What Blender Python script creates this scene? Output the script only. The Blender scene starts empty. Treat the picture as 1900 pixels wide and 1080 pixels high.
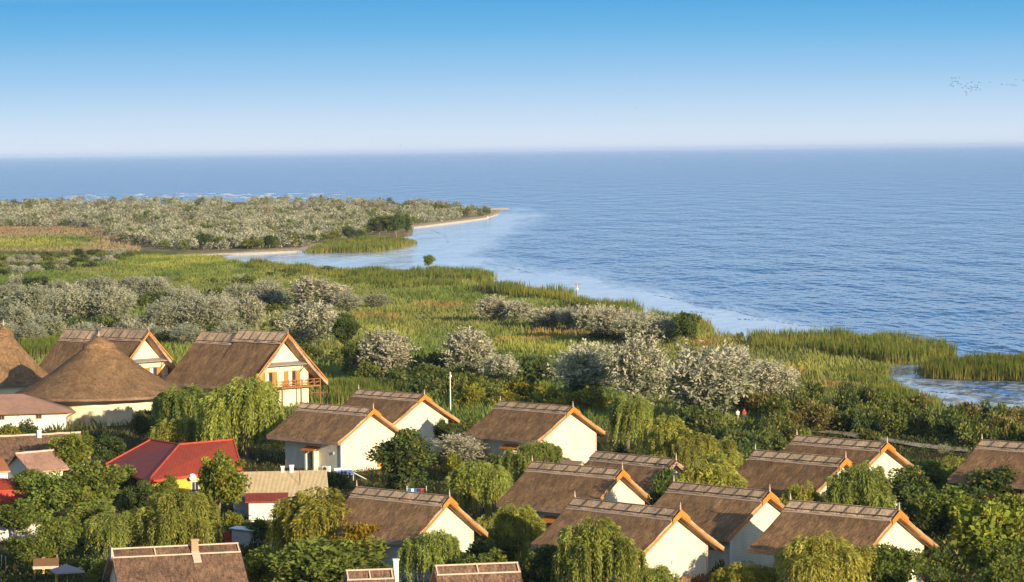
import bpy, math, random
import numpy as np
from mathutils import Vector, Matrix

rng = np.random.default_rng(11)
random.seed(11)
R = math.radians
scene = bpy.context.scene
COL = scene.collection

# ------------------------------------------------------------------ camera
FPX, CAM_H, IW, IH = 6000.0, 40.0, 1900, 1080
ROLL = -0.0116
PITCH = math.atan(261 / FPX)
CR, SR = math.cos(ROLL), math.sin(ROLL)
FW = np.array([0, math.cos(PITCH), -math.sin(PITCH)])
UP = np.array([0, math.sin(PITCH), math.cos(PITCH)])
RT = np.array([1.0, 0, 0])


def ray(px, py):
    dx, dy = px - IW / 2, py - IH / 2
    X, Y = CR * dx + SR * dy, -SR * dx + CR * dy
    return RT * X - UP * Y + FW * FPX


def gp(px, py, z=0.0):
    d = ray(px, py)
    k = (z - CAM_H) / d[2]
    return np.array([d[0] * k, d[1] * k, z])


def at_depth(px, py, dist):
    d = ray(px, py)
    return np.array([0, 0, CAM_H]) + d * (dist / d[1])


def to_px(x, y, z):
    zz = z - CAM_H
    d = y * FW[1] + zz * FW[2]
    u = y * UP[1] + zz * UP[2]
    X, Y = FPX * x / d, -FPX * u / d
    return IW / 2 + CR * X - SR * Y, IH / 2 + SR * X + CR * Y


def ppm(p):
    return FPX / p[1]


cam_d = bpy.data.cameras.new("camera")
cam = bpy.data.objects.new("camera", cam_d)
COL.objects.link(cam)
cam_d.sensor_width = 36
cam_d.lens = 36 * FPX / IW
cam_d.clip_start = 1.0
cam_d.clip_end = 1000000
ax = CR * RT + SR * UP
ay = -SR * RT + CR * UP
az = -FW
m = Matrix(((ax[0], ay[0], az[0], 0), (ax[1], ay[1], az[1], 0), (ax[2], ay[2], az[2], CAM_H), (0, 0, 0, 1)))
cam.matrix_world = m
scene.camera = cam

# ------------------------------------------------------------------ light and sky
SUN_B, SUN_E = R(34), R(11.5)
S = Vector((math.sin(SUN_B) * math.cos(SUN_E), -math.cos(SUN_B) * math.cos(SUN_E), math.sin(SUN_E)))
sd = bpy.data.lights.new("sun", 'SUN')
sd.energy = 5.0
sd.angle = R(0.5)
sd.color = (1.0, 0.83, 0.58)
so = bpy.data.objects.new("sun", sd)
COL.objects.link(so)
so.rotation_euler = S.to_track_quat('Z', 'Y').to_euler()

w = bpy.data.worlds.new("World")
scene.world = w
w.use_nodes = True
nt = w.node_tree
nt.nodes.clear()
N = nt.nodes.new
out = N('ShaderNodeOutputWorld')
bg = N('ShaderNodeBackground')
bg.inputs[1].default_value = 1.0
sky = N('ShaderNodeTexSky')
sky.sky_type = 'NISHITA'
sky.sun_disc = False
sky.sun_elevation = SUN_E
sky.sun_rotation = math.atan2(S.x, S.y)
mul = N('ShaderNodeVectorMath')
mul.operation = 'SCALE'
mul.inputs[3].default_value = 0.15
nt.links.new(sky.outputs[0], mul.inputs[0])
tc = N('ShaderNodeTexCoord')
sx = N('ShaderNodeSeparateXYZ')
nt.links.new(tc.outputs['Generated'], sx.inputs[0])
mr = N('ShaderNodeMapRange')
mr.inputs[1].default_value = -0.01
mr.inputs[2].default_value = 0.34
nt.links.new(sx.outputs[2], mr.inputs[0])
cr = N('ShaderNodeValToRGB')
nt.links.new(mr.outputs[0], cr.inputs[0])


def ramp_set(node, stops):
    e = node.color_ramp.elements
    while len(e) > 1:
        e.remove(e[-1])
    e[0].position, e[0].color = stops[0][0], (*stops[0][1], 1)
    for p, c in stops[1:]:
        k = e.new(p)
        k.color = (*c, 1)


def el(z):
    return (z + 0.01) / 0.35


SKY = [(-.01, (.63, .72, .83)), (0.001, (.67, .75, .84)), (0.006, (.60, .715, .84)), (0.0132, (.48, .65, .83)), (0.023, (.32, .55, .80)), (0.0365, (.155, .44, .74)), (0.0465, (.09, .37, .70)),
       (0.060, (.50, .66, .87)), (0.075, (.74, .81, .91)), (0.090, (.68, .78, .91)), (0.122, (.13, .37, .76)), (0.34, (.07, .25, .55))]  # pale band above the view, added to brighten the water's reflections
ramp_set(cr, [(el(z), tuple(q * .72 for q in c)) for z, c in SKY])
mf = N('ShaderNodeMapRange')
mf.interpolation_type = 'SMOOTHSTEP'
mf.inputs[1].default_value = 0.18
mf.inputs[2].default_value = 0.45
nt.links.new(sx.outputs[2], mf.inputs[0])
mx = N('ShaderNodeMix')
mx.data_type = 'RGBA'
nt.links.new(mf.outputs[0], mx.inputs[0])
nt.links.new(cr.outputs[0], mx.inputs[6])
nt.links.new(mul.outputs[0], mx.inputs[7])
nt.links.new(mx.outputs[2], bg.inputs[0])
nt.links.new(bg.outputs[0], out.inputs[0])

vs = scene.view_settings
vs.view_transform = 'Standard'
vs.look = 'None'
vs.exposure = 0.6
vs.gamma = 1
scene.cycles.volume_bounces = 0
scene.cycles.max_bounces = 6
scene.cycles.diffuse_bounces = 3
scene.cycles.glossy_bounces = 3
scene.cycles.transparent_max_bounces = 4

# ------------------------------------------------------------------ tags
def tag(o, label=None, cat=None, group=None, kind=None):
    if label: o['label'] = label
    if cat: o['category'] = cat
    if group: o['group'] = group
    if kind: o['kind'] = kind
    return o


def empty(name, loc, rz=0.0, scale=(1, 1, 1)):
    o = bpy.data.objects.new(name, None)
    COL.objects.link(o)
    o.location = loc
    o.rotation_euler = (0, 0, rz)
    o.scale = scale
    o.empty_display_size = 0.5
    return o


def copy_tree(o, parent=None):
    c = o.copy()
    COL.objects.link(c)
    if parent is not None:
        c.parent = parent
    for ch in list(o.children):
        copy_tree(ch, c)
    return c


# ------------------------------------------------------------------ materials
def mat(name):
    mm = bpy.data.materials.new(name)
    mm.use_nodes = True
    t = mm.node_tree
    t.nodes.clear()
    o = t.nodes.new('ShaderNodeOutputMaterial')
    return mm, t, o


def noise_node(t, vec, scale, detail=4, rough=.55, map_scale=None):
    if map_scale is not None:
        mp = t.nodes.new('ShaderNodeMapping')
        mp.inputs['Scale'].default_value = map_scale
        t.links.new(vec, mp.inputs[0])
        vec = mp.outputs[0]
    n = t.nodes.new('ShaderNodeTexNoise')
    n.inputs['Scale'].default_value = scale
    n.inputs['Detail'].default_value = detail
    n.inputs['Roughness'].default_value = rough
    t.links.new(vec, n.inputs['Vector'])
    return n.outputs[0]


def ramp_node(t, fac, stops):
    r = t.nodes.new('ShaderNodeValToRGB')
    ramp_set(r, stops)
    t.links.new(fac, r.inputs[0])
    return r.outputs[0]


def mixrgb(t, fac, a, b, mode='MIX'):
    n = t.nodes.new('ShaderNodeMix')
    n.data_type = 'RGBA'
    n.blend_type = mode
    for v, i in ((fac, 0), (a, 6), (b, 7)):
        if isinstance(v, (int, float)):
            n.inputs[i].default_value = v
        elif isinstance(v, tuple):
            n.inputs[i].default_value = (*v, 1)
        else:
            t.links.new(v, n.inputs[i])
    return n.outputs[2]


def simple(name, c1, c2, scale=6, map_scale=(1, 1, 1), rough=.85, bump=0.0, bscale=None, rnd=0.0, spec=.2, dirt=0.0):
    mm, t, o = mat(name)
    tc = t.nodes.new('ShaderNodeTexCoord')
    ob = tc.outputs['Object']
    f = noise_node(t, ob, scale, 5, .6, map_scale)
    f = ramp_node(t, f, [(0.3, (0, 0, 0)), (0.7, (1, 1, 1))])
    c = mixrgb(t, f, c1, c2)
    if dirt:
        g = noise_node(t, ob, .45, 5, .65)
        g = ramp_node(t, g, [(0.35, (1 - dirt,) * 3), (0.65, (1, 1, 1))])
        c = mixrgb(t, 1.0, c, g, 'MULTIPLY')
    if rnd:
        oi = t.nodes.new('ShaderNodeObjectInfo')
        h = t.nodes.new('ShaderNodeHueSaturation')
        m1 = t.nodes.new('ShaderNodeMapRange')
        m1.inputs[3].default_value = 1 - rnd
        m1.inputs[4].default_value = 1 + rnd
        t.links.new(oi.outputs['Random'], m1.inputs[0])
        t.links.new(m1.outputs[0], h.inputs['Value'])
        t.links.new(c, h.inputs['Color'])
        c = h.outputs[0]
    b = t.nodes.new('ShaderNodeBsdfPrincipled')
    b.inputs['Roughness'].default_value = rough
    b.inputs['Specular IOR Level'].default_value = spec
    t.links.new(c, b.inputs['Base Color'])
    if bump:
        bf = noise_node(t, ob, bscale or scale, 6, .65, map_scale)
        bn = t.nodes.new('ShaderNodeBump')
        bn.inputs['Strength'].default_value = 1
        bn.inputs['Distance'].default_value = bump
        t.links.new(bf, bn.inputs['Height'])
        t.links.new(bn.outputs[0], b.inputs['Normal'])
    t.links.new(b.outputs[0], o.inputs[0])
    return mm


def stripes(name, c1, c2, axis='Z', freq=4.0, bump=.02, rough=.8, c_dirt=.12):
    """boards or corrugation: repeated lines along one object axis"""
    mm, t, o = mat(name)
    tc = t.nodes.new('ShaderNodeTexCoord')
    wv = t.nodes.new('ShaderNodeTexWave')
    wv.wave_type = 'BANDS'
    wv.bands_direction = axis
    wv.wave_profile = 'SAW' if axis == 'Z' else 'SIN'
    wv.inputs['Scale'].default_value = freq
    wv.inputs['Distortion'].default_value = .15
    t.links.new(tc.outputs['Object'], wv.inputs[0])
    f = ramp_node(t, wv.outputs[1], [(0.0, (0, 0, 0)), (.16, (1, 1, 1))]) if axis == 'Z' else wv.outputs[1]
    c = mixrgb(t, f, c2, c1)
    g = noise_node(t, tc.outputs['Object'], 1.1, 6, .7, (1, 1, .5))
    g = ramp_node(t, g, [(0.3, (1 - c_dirt, 1 - c_dirt, 1 - c_dirt)), (0.62, (1, 1, 1))])
    c = mixrgb(t, 1.0, c, g, 'MULTIPLY')
    b = t.nodes.new('ShaderNodeBsdfPrincipled')
    b.inputs['Roughness'].default_value = rough
    b.inputs['Specular IOR Level'].default_value = .2
    t.links.new(c, b.inputs['Base Color'])
    bn = t.nodes.new('ShaderNodeBump')
    bn.inputs['Distance'].default_value = bump
    t.links.new(wv.outputs[1], bn.inputs['Height'])
    t.links.new(bn.outputs[0], b.inputs['Normal'])
    t.links.new(b.outputs[0], o.inputs[0])
    return mm


def thatch(name, dark, lite, streak=(1.2, 9, 1.2), rnd=.12):
    mm, t, o = mat(name)
    tc = t.nodes.new('ShaderNodeTexCoord')
    oi = t.nodes.new('ShaderNodeObjectInfo')
    ad = t.nodes.new('ShaderNodeVectorMath')
    ad.operation = 'ADD'
    sc = t.nodes.new('ShaderNodeMath')
    sc.operation = 'MULTIPLY'
    sc.inputs[1].default_value = 57.0
    t.links.new(oi.outputs['Random'], sc.inputs[0])
    t.links.new(tc.outputs['Object'], ad.inputs[0])
    t.links.new(sc.outputs[0], ad.inputs[1])
    ob = ad.outputs[0]
    f1 = noise_node(t, ob, 1.0, 6, .7, streak)
    f2 = noise_node(t, ob, .5, 5, .62, (1, 1, 1))
    f3 = noise_node(t, ob, 3.2, 3, .7, (1.0, 2.2, 1.0))
    a = ramp_node(t, f1, [(0.30, (0, 0, 0)), (0.72, (1, 1, 1))])
    c = mixrgb(t, a, dark, lite)
    g = ramp_node(t, f2, [(0.32, (.62, .60, .60)), (0.68, (1.18, 1.12, 1.05))])
    c = mixrgb(t, 1.0, c, g, 'MULTIPLY')
    g2 = ramp_node(t, f3, [(0.36, (.6, .6, .62)), (0.60, (1.08, 1.08, 1.08))])
    c = mixrgb(t, .8, c, g2, 'MULTIPLY')
    h = t.nodes.new('ShaderNodeHueSaturation')
    m1 = t.nodes.new('ShaderNodeMapRange')
    m1.inputs[3].default_value = 1 - rnd
    m1.inputs[4].default_value = 1 + rnd
    t.links.new(oi.outputs['Random'], m1.inputs[0])
    t.links.new(m1.outputs[0], h.inputs['Value'])
    t.links.new(c, h.inputs['Color'])
    b = t.nodes.new('ShaderNodeBsdfPrincipled')
    b.inputs['Roughness'].default_value = .95
    b.inputs['Specular IOR Level'].default_value = .05
    t.links.new(h.outputs[0], b.inputs['Base Color'])
    bn = t.nodes.new('ShaderNodeBump')
    bn.inputs['Distance'].default_value = .07
    ml = t.nodes.new('ShaderNodeMath')
    ml.operation = 'ADD'
    t.links.new(f1, ml.inputs[0])
    t.links.new(f3, ml.inputs[1])
    t.links.new(ml.outputs[0], bn.inputs['Height'])
    t.links.new(bn.outputs[0], b.inputs['Normal'])
    t.links.new(b.outputs[0], o.inputs[0])
    return mm


def leafmat(name, transl=.3, vary=.16, hue=.012, sat=1.0):
    mm, t, o = mat(name)
    at = t.nodes.new('ShaderNodeAttribute')
    at.attribute_name = 'Col'
    oi = t.nodes.new('ShaderNodeObjectInfo')
    h = t.nodes.new('ShaderNodeHueSaturation')
    h.inputs['Saturation'].default_value = sat
    m1 = t.nodes.new('ShaderNodeMapRange')
    m1.inputs[3].default_value = 1 - vary
    m1.inputs[4].default_value = 1 + vary
    m2 = t.nodes.new('ShaderNodeMapRange')
    m2.inputs[3].default_value = .5 + hue
    m2.inputs[4].default_value = .5 - hue
    t.links.new(oi.outputs['Random'], m1.inputs[0])
    wn = t.nodes.new('ShaderNodeTexWhiteNoise')
    wn.noise_dimensions = '1D'
    t.links.new(oi.outputs['Random'], wn.inputs['W'])
    t.links.new(wn.outputs[0], m2.inputs[0])
    t.links.new(m1.outputs[0], h.inputs['Value'])
    t.links.new(m2.outputs[0], h.inputs['Hue'])
    t.links.new(at.outputs['Color'], h.inputs['Color'])
    d = t.nodes.new('ShaderNodeBsdfDiffuse')
    tr = t.nodes.new('ShaderNodeBsdfTranslucent')
    ms = t.nodes.new('ShaderNodeMixShader')
    ms.inputs[0].default_value = transl
    t.links.new(h.outputs[0], d.inputs[0])
    t.links.new(h.outputs[0], tr.inputs[0])
    t.links.new(d.outputs[0], ms.inputs[1])
    t.links.new(tr.outputs[0], ms.inputs[2])
    t.links.new(ms.outputs[0], o.inputs[0])
    return mm


M = dict(
    thatch=thatch('reed thatch', (.115, .068, .036), (.46, .285, .15)),
    thatch_ridge=thatch('ridge reed', (.50, .345, .21), (.88, .65, .43), (3, 6, 3)),
    thatch_cut=thatch('cut reed edge', (.34, .22, .15), (.70, .50, .36), (9, 9, 9)),
    thatch_old=thatch('old reed thatch', (.10, .062, .042), (.36, .225, .15), (6, 1.4, 1.4)),
    thatch_soft=thatch('smooth reed thatch', (.16, .098, .052), (.38, .24, .13), (2.5, 2.5, .8), .06),
    plank=stripes('cream boards', (.76, .70, .54), (.50, .44, .31), 'Z', 1.25, .02, .8, .2),
    cream=simple('cream render', (.78, .68, .46), (.84, .76, .55), .8, rough=.9, bump=.01, bscale=8, dirt=.12),
    white=simple('white render', (.72, .69, .62), (.82, .79, .72), 1.2, rough=.9, bump=.01, bscale=9, dirt=.25),
    yellow=simple('yellow render', (.75, .47, .06), (.82, .56, .10), 1.0, rough=.9, dirt=.15),
    orange=simple('orange stained wood', (.44, .155, .022), (.61, .25, .045), 3, (2, 2, 2), rough=.6, bump=.01, rnd=.08),
    railwood=simple('amber brown wood', (.26, .11, .035), (.40, .19, .065), 3, (2, 2, 2), rough=.7),
    brownwood=simple('brown wood', (.16, .08, .035), (.30, .16, .07), 3, (4, 4, .6), rough=.75, bump=.01),
    darkwood=simple('dark pole wood', (.075, .045, .03), (.14, .09, .06), 5, rough=.85),
    palewood=simple('pale batten wood', (.52, .38, .28), (.66, .50, .38), 4, rough=.8),
    greywood=simple('weathered grey wood', (.22, .20, .18), (.38, .35, .31), 4, (1, 1, .3), rough=.85),
    redroof=stripes('red sheet roof', (.37, .062, .026), (.34, .054, .022), 'X', .8, .008, .6, .3),
    redpaint=simple('red paint', (.50, .06, .035), (.62, .10, .06), 2, rough=.7, dirt=.2),
    tanroof=stripes('tan corrugated roof', (.82, .64, .37), (.62, .46, .25), 'X', 2.2, .06, .8, .2),
    terra=stripes('terracotta tiles', (.62, .27, .12), (.38, .13, .06), 'X', 2.0, .08, .8, .25),
    pinkroof=simple('pinkish brown shingle', (.36, .20, .145), (.46, .28, .20), 9, (1, 1, 1), rough=.9, bump=.05, dirt=.25),
    brick=simple('chimney brick', (.50, .24, .12), (.66, .38, .22), 12, rough=.9, bump=.03, dirt=.3),
    metal=simple('grey metal', (.42, .43, .45), (.56, .57, .6), 3, rough=.45, spec=.5, dirt=.2),
    whitepaint=simple('white paint', (.78, .78, .76), (.85, .85, .83), 3, rough=.5, dirt=.1),
    panelblue=simple('pale blue panel', (.10, .15, .34), (.20, .26, .48), 3, rough=.3, spec=.5),
    blue=simple('blue plastic', (.02, .10, .42), (.03, .15, .52), 3, rough=.4, spec=.5),
    red=simple('red cloth', (.6, .03, .03), (.7, .05, .05), 3),
    whitecloth=simple('white cloth', (.8, .78, .74), (.85, .84, .8), 3),
    denim=simple('dark blue cloth', (.03, .04, .08), (.05, .06, .11), 5),
    khaki=simple('khaki cloth', (.30, .24, .15), (.36, .29, .19), 5),
    skin=simple('skin', (.52, .30, .20), (.58, .35, .24), 8, rough=.6),
    hair=simple('dark hair', (.04, .025, .015), (.07, .045, .03), 20),
    parasol=simple('mauve grey canvas', (.36, .30, .32), (.36, .30, .32), 3),
    bark=simple('bark', (.13, .10, .075), (.26, .21, .16), 4, (2, 2, .5), rough=.95, bump=.05),
    palebark=simple('pale bark', (.36, .29, .21), (.50, .42, .32), 4, (2, 2, .5), rough=.95, bump=.03),
    glass=simple('dark window glass', (.03, .04, .05), (.05, .06, .07), 1, rough=.08, spec=.6),
    bird=simple('dark feathers', (.03, .03, .035), (.06, .06, .065), 5),
    gull=simple('white feathers', (.75, .75, .74), (.85, .85, .84), 5),
    sandpath=simple('sandy track', (.42, .31, .20), (.56, .43, .29), .8, rough=1, dirt=.25),
    fence_reed=thatch('dry reed screen', (.14, .08, .04), (.34, .2, .1), (8, 8, .8)),
    sand=simple('pale sand', (.50, .43, .33), (.62, .54, .42), 1.0, rough=1, dirt=.15),
    foam=simple('sea foam', (.58, .62, .65), (.72, .75, .77), 1.0, rough=.9),
    leaf=leafmat('leaves', .40, .16, .010),
    silver=leafmat('silver leaves', .24, .12, .008),
    reed=leafmat('reed blades', .30, .0, .0),
)

# ------------------------------------------------------------------ mesh building
class MB:
    def __init__(s):
        s.v, s.f, s.mi = [], [], []

    def poly(s, pts, mi=0):
        b = len(s.v)
        s.v += [tuple(p) for p in pts]
        s.f.append(tuple(range(b, b + len(pts))))
        s.mi.append(mi)

    def hexa(s, p, mi=0):
        """8 corners: bottom ring 0-3, top ring 4-7"""
        b = len(s.v)
        s.v += [tuple(q) for q in p]
        for q in ((3, 2, 1, 0), (4, 5, 6, 7), (0, 1, 5, 4), (1, 2, 6, 5), (2, 3, 7, 6), (3, 0, 4, 7)):
            s.f.append(tuple(b + i for i in q))
            s.mi.append(mi)

    def box(s, x0, x1, y0, y1, z0, z1, mi=0):
        s.hexa([(x0, y0, z0), (x1, y0, z0), (x1, y1, z0), (x0, y1, z0), (x0, y0, z1), (x1, y0, z1), (x1, y1, z1), (x0, y1, z1)], mi)

    def tube(s, pts, rad, n=6, mi=0):
        pts = [Vector(p) for p in pts]
        rings = []
        for i, p in enumerate(pts):
            d = (pts[min(i + 1, len(pts) - 1)] - pts[max(i - 1, 0)]).normalized()
            a = d.orthogonal().normalized()
            c = d.cross(a)
            r = rad[i] if isinstance(rad, (list, tuple)) else rad
            b = len(s.v)
            for k in range(n):
                t = 2 * math.pi * k / n
                s.v.append(tuple(p + (a * math.cos(t) + c * math.sin(t)) * r))
            rings.append(b)
        for a, b in zip(rings, rings[1:]):
            for k in range(n):
                s.f.append((a + k, a + (k + 1) % n, b + (k + 1) % n, b + k))
                s.mi.append(mi)
        s.f.append(tuple(rings[0] + k for k in range(n))[::-1]); s.mi.append(mi)
        s.f.append(tuple(rings[-1] + k for k in range(n))); s.mi.append(mi)

    def lathe(s, prof, n=24, c=(0, 0), mi=0):
        b = len(s.v)
        for r, z in prof:
            for k in range(n):
                t = 2 * math.pi * k / n
                s.v.append((c[0] + r * math.cos(t), c[1] + r * math.sin(t), z))
        for i in range(len(prof) - 1):
            for k in range(n):
                q = b + i * n
                s.f.append((q + k, q + (k + 1) % n, q + n + (k + 1) % n, q + n + k))
                s.mi.append(mi)

    def mesh(s, name, mats, smooth=False):
        me = bpy.data.meshes.new(name)
        me.from_pydata(s.v, [], s.f)
        for mm in (mats if isinstance(mats, (list, tuple)) else [mats]):
            me.materials.append(mm)
        me.polygons.foreach_set('material_index', s.mi)
        if smooth:
            me.polygons.foreach_set('use_smooth', [True] * len(s.f))
        me.update()
        return me

    def build(s, name, mats, parent=None, smooth=False):
        o = bpy.data.objects.new(name, s.mesh(name, mats, smooth))
        COL.objects.link(o)
        if parent is not None:
            o.parent = parent
        return o


def np_mesh(name, V, k, colors, material):
    """V: (n*k,3) vertices of n separate k-gons, colors (n*k,3)"""
    n = len(V) // k
    me = bpy.data.meshes.new(name)
    me.vertices.add(n * k)
    me.vertices.foreach_set('co', V.astype(np.float32).ravel())
    me.loops.add(n * k)
    me.loops.foreach_set('vertex_index', np.arange(n * k, dtype=np.int32))
    me.polygons.add(n)
    me.polygons.foreach_set('loop_start', np.arange(0, n * k, k, dtype=np.int32))
    me.polygons.foreach_set('loop_total', np.full(n, k, dtype=np.int32))
    a = me.attributes.new('Col', 'FLOAT_COLOR', 'POINT')
    c4 = np.ones((n * k, 4), np.float32)
    c4[:, :3] = np.clip(colors, 0, 1)
    a.data.foreach_set('color', c4.ravel())
    me.materials.append(material)
    me.update(calc_edges=True)
    return me


def link(name, me, parent=None):
    o = bpy.data.objects.new(name, me)
    COL.objects.link(o)
    if parent is not None:
        o.parent = parent
    return o


def unit(a):
    return a / np.maximum(np.linalg.norm(a, axis=-1, keepdims=True), 1e-9)


def rand_unit(n):
    return unit(rng.normal(size=(n, 3)))


def cards(P, D, L, Wd, side=None):
    """diamond shaped leaves: base P, direction D, length L, width Wd"""
    n = len(P)
    if side is None:
        side = unit(np.cross(D, rand_unit(n)))
    L = np.broadcast_to(L, n)[:, None]
    Wd = np.broadcast_to(Wd, n)[:, None]
    mid = P + D * L * .45
    V = np.stack([P, mid + side * Wd * .5, P + D * L, mid - side * Wd * .5], 1)
    return V.reshape(-1, 3)


# value noise for plant bands
_T = np.random.default_rng(5).random((256, 256))


def vn(x, y):
    xi, yi = np.floor(x).astype(int), np.floor(y).astype(int)
    fx, fy = x - xi, y - yi
    fx, fy = fx * fx * (3 - 2 * fx), fy * fy * (3 - 2 * fy)
    g = lambda i, j: _T[i & 255, j & 255]
    return (g(xi, yi) * (1 - fx) + g(xi + 1, yi) * fx) * (1 - fy) + (g(xi, yi + 1) * (1 - fx) + g(xi + 1, yi + 1) * fx) * fy


def fbm(x, y, o=4):
    s, a, t = 0, .5, 0
    for i in range(o):
        s = s + a * vn(x * 2 ** i + 17.3 * i, y * 2 ** i + 9.1 * i)
        t += a
        a *= .55
    return s / t


# ------------------------------------------------------------------ shoreline (traced, laid on the ground plane)
LAND = [(-1500, 395), (-900, 388), (0, 379), (150, 377), (300, 374), (500, 373), (700, 376), (850, 382), (905, 387), (942, 386.5), (926, 396), (903, 404),
        (860, 410), (800, 417), (770, 421), (768, 436), (745, 441), (700, 444), (660, 447), (600, 453), (560, 464), (480, 468), (430, 473),
        (405, 478), (430, 485), (480, 491), (560, 498), (640, 503), (720, 506), (780, 508), (850, 506), (895, 510), (915, 514), (918, 519),
        (897, 524), (893, 532), (920, 538), (980, 540), (1040, 545), (1064, 550), (1068, 561), (1110, 570), (1160, 574), (1190, 584),
        (1215, 593), (1280, 597), (1318, 612), (1326, 622), (1360, 624), (1400, 630), (1450, 632), (1560, 629), (1680, 635), (1750, 650),
        (1777, 662), (1765, 670), (1700, 672), (1650, 676), (1643, 692), (1650, 706), (1690, 724), (1740, 744), (1757, 758), (1800, 765),
        (1850, 767), (1900, 759), (2000, 750), (2600, 745), (3200, 745), (3200, 4200), (-1500, 4200)]
ISLE = [(1703, 693), (1712, 684), (1780, 680), (1850, 672), (1950, 668), (3200, 660), (3200, 716), (1900, 705), (1800, 703), (1720, 700)]
ISLET = [(566, 469), (640, 468), (700, 467), (748, 459), (775, 452), (735, 446), (680, 446), (600, 457)]


def inpoly(px, py, poly):
    px, py = np.asarray(px, float), np.asarray(py, float)
    r = np.zeros(px.shape, bool)
    n = len(poly)
    for i in range(n):
        x0, y0 = poly[i]
        x1, y1 = poly[(i + 1) % n]
        if y0 == y1:
            continue
        c = (y0 > py) != (y1 > py)
        r ^= c & (px < (x1 - x0) * (py - y0) / (y1 - y0) + x0)
    return r


def sdist(px, py, poly):
    d = np.full(np.shape(px), 1e9)
    n = len(poly)
    for i in range(n):
        x0, y0 = poly[i]
        x1, y1 = poly[(i + 1) % n]
        # depth counts more than width: a pixel of height is many metres
        ux, uy = x1 - x0, (y1 - y0) * 3
        t = np.clip(((px - x0) * ux + (py - y0) * 3 * uy) / (ux * ux + uy * uy + 1e-9), 0, 1)
        d = np.minimum(d, np.hypot(px - x0 - t * ux, (py - y0) * 3 - t * uy))
    return np.where(inpoly(px, py, poly), d, -d)


def land_sd(px, py):
    return np.maximum(np.maximum(sdist(px, py, LAND), sdist(px, py, ISLE)), sdist(px, py, ISLET))


def blob(px, py, cx, cy, rx, ry):
    q = ((px - cx) / rx) ** 2 + ((py - cy) / ry) ** 2
    return np.clip(1.6 - 1.6 * q, 0, 1)


ORANGE = [(90, 427, 150, 4.5), (190, 440, 55, 4), (335, 411, 60, 4.5), (850, 567, 110, 8), (1060, 620, 100, 10), (960, 632, 90, 7), (1180, 605, 40, 5), (240, 525, 60, 7),
          (330, 442, 60, 4), (1330, 640, 60, 8), (1450, 690, 60, 10), (1870, 800, 70, 22), (700, 590, 70, 7), (1540, 715, 60, 8)]
BRIGHT = [(350, 484, 110, 9), (290, 492, 80, 8), (60, 450, 110, 9), (1020, 545, 40, 6), (1000, 650, 140, 12), (1500, 680, 90, 12), (1620, 660, 60, 10), (700, 615, 90, 12), (900, 640, 80, 9)]
FIELD = [(40, 452, 160, 13), (110, 444, 90, 9)]


def land_color(px, py, X, Y):
    n1 = fbm(X / 9 + 3, Y / 40 + 7)
    n2 = fbm(X / 30 + 31, Y / 110 + 13)
    n3 = fbm(X / 3 + 5, Y / 14 + 2, 3)
    g1, g2, g3 = np.array([.125, .175, .040]), np.array([.23, .265, .062]), np.array([.29, .255, .085])
    a = np.clip((n1 - .32) / .36, 0, 1)[..., None]
    b = np.clip((n2 - .45) / .2, 0, 1)[..., None]
    c = g1 * (1 - a) + g2 * a
    c = c * (1 - .45 * b) + g3 * .45 * b
    og = np.zeros(np.shape(px))
    for o in ORANGE:
        og = np.maximum(og, blob(px, py, *o))
    og = (.75 * og * np.clip((n1 - .3) / .3, .1, 1))[..., None]
    c = c * (1 - og * .8) + np.array([.40, .23, .075]) * og * .8
    br = np.zeros(np.shape(px))
    for o in BRIGHT:
        br = np.maximum(br, blob(px, py, *o))
    br = (.8 * br * np.clip((n1 - .2) / .3, .3, 1))[..., None]
    c = c * (1 - br * .75) + np.array([.37, .36, .07]) * br * .75
    # dry scrub ground of the spit
    sp = np.clip((470 - py) / 6, 0, 1) * (1 - np.max([blob(px, py, *o) for o in FIELD], 0))
    sp = (sp * .85)[..., None]
    dry = np.array([.38, .27, .15]) * (.75 + .5 * n3[..., None])
    dry = dry * (1 - og * .6) + np.array([.34, .17, .055]) * og * .6
    c = c * (1 - sp) + dry * sp
    # trodden village ground
    vg = np.clip((py - 775) / 40, 0, 1)[..., None]
    c = c * (1 - vg) + (np.array([.055, .062, .022]) * (1 - a) + np.array([.13, .095, .055]) * a) * vg
    return c * (.8 + .4 * n3[..., None])


# terrain: rows even in 1/distance, columns even in bearing
Yh = CAM_H * FPX
vrow = np.concatenate([np.arange(84, 262, 2.0), np.arange(262, 520, 3.0), np.arange(520, 860, 6.0), np.arange(870, 2400, 90.0)])
tcol = np.concatenate([np.linspace(-2300, -1100, 13)[:-1], np.arange(-1100, 1101, 5.0), np.linspace(1100, 2300, 13)[1:]]) / FPX
GY = Yh / vrow
XX = tcol[None, :] * GY[:, None]
YY = np.repeat(GY[:, None], len(tcol), 1)
PX, PY = to_px(XX, YY, 0 * XX)
SD = land_sd(PX, PY)
WATER_Z = -0.35
relief = (fbm(XX / 13, YY / 30) - .5) * .5
ZZ = np.clip(-.62 + SD * .09, -1.6, -.05) + np.where(SD > 8, relief * np.clip((SD - 8) / 25, 0, 1), 0)


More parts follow.
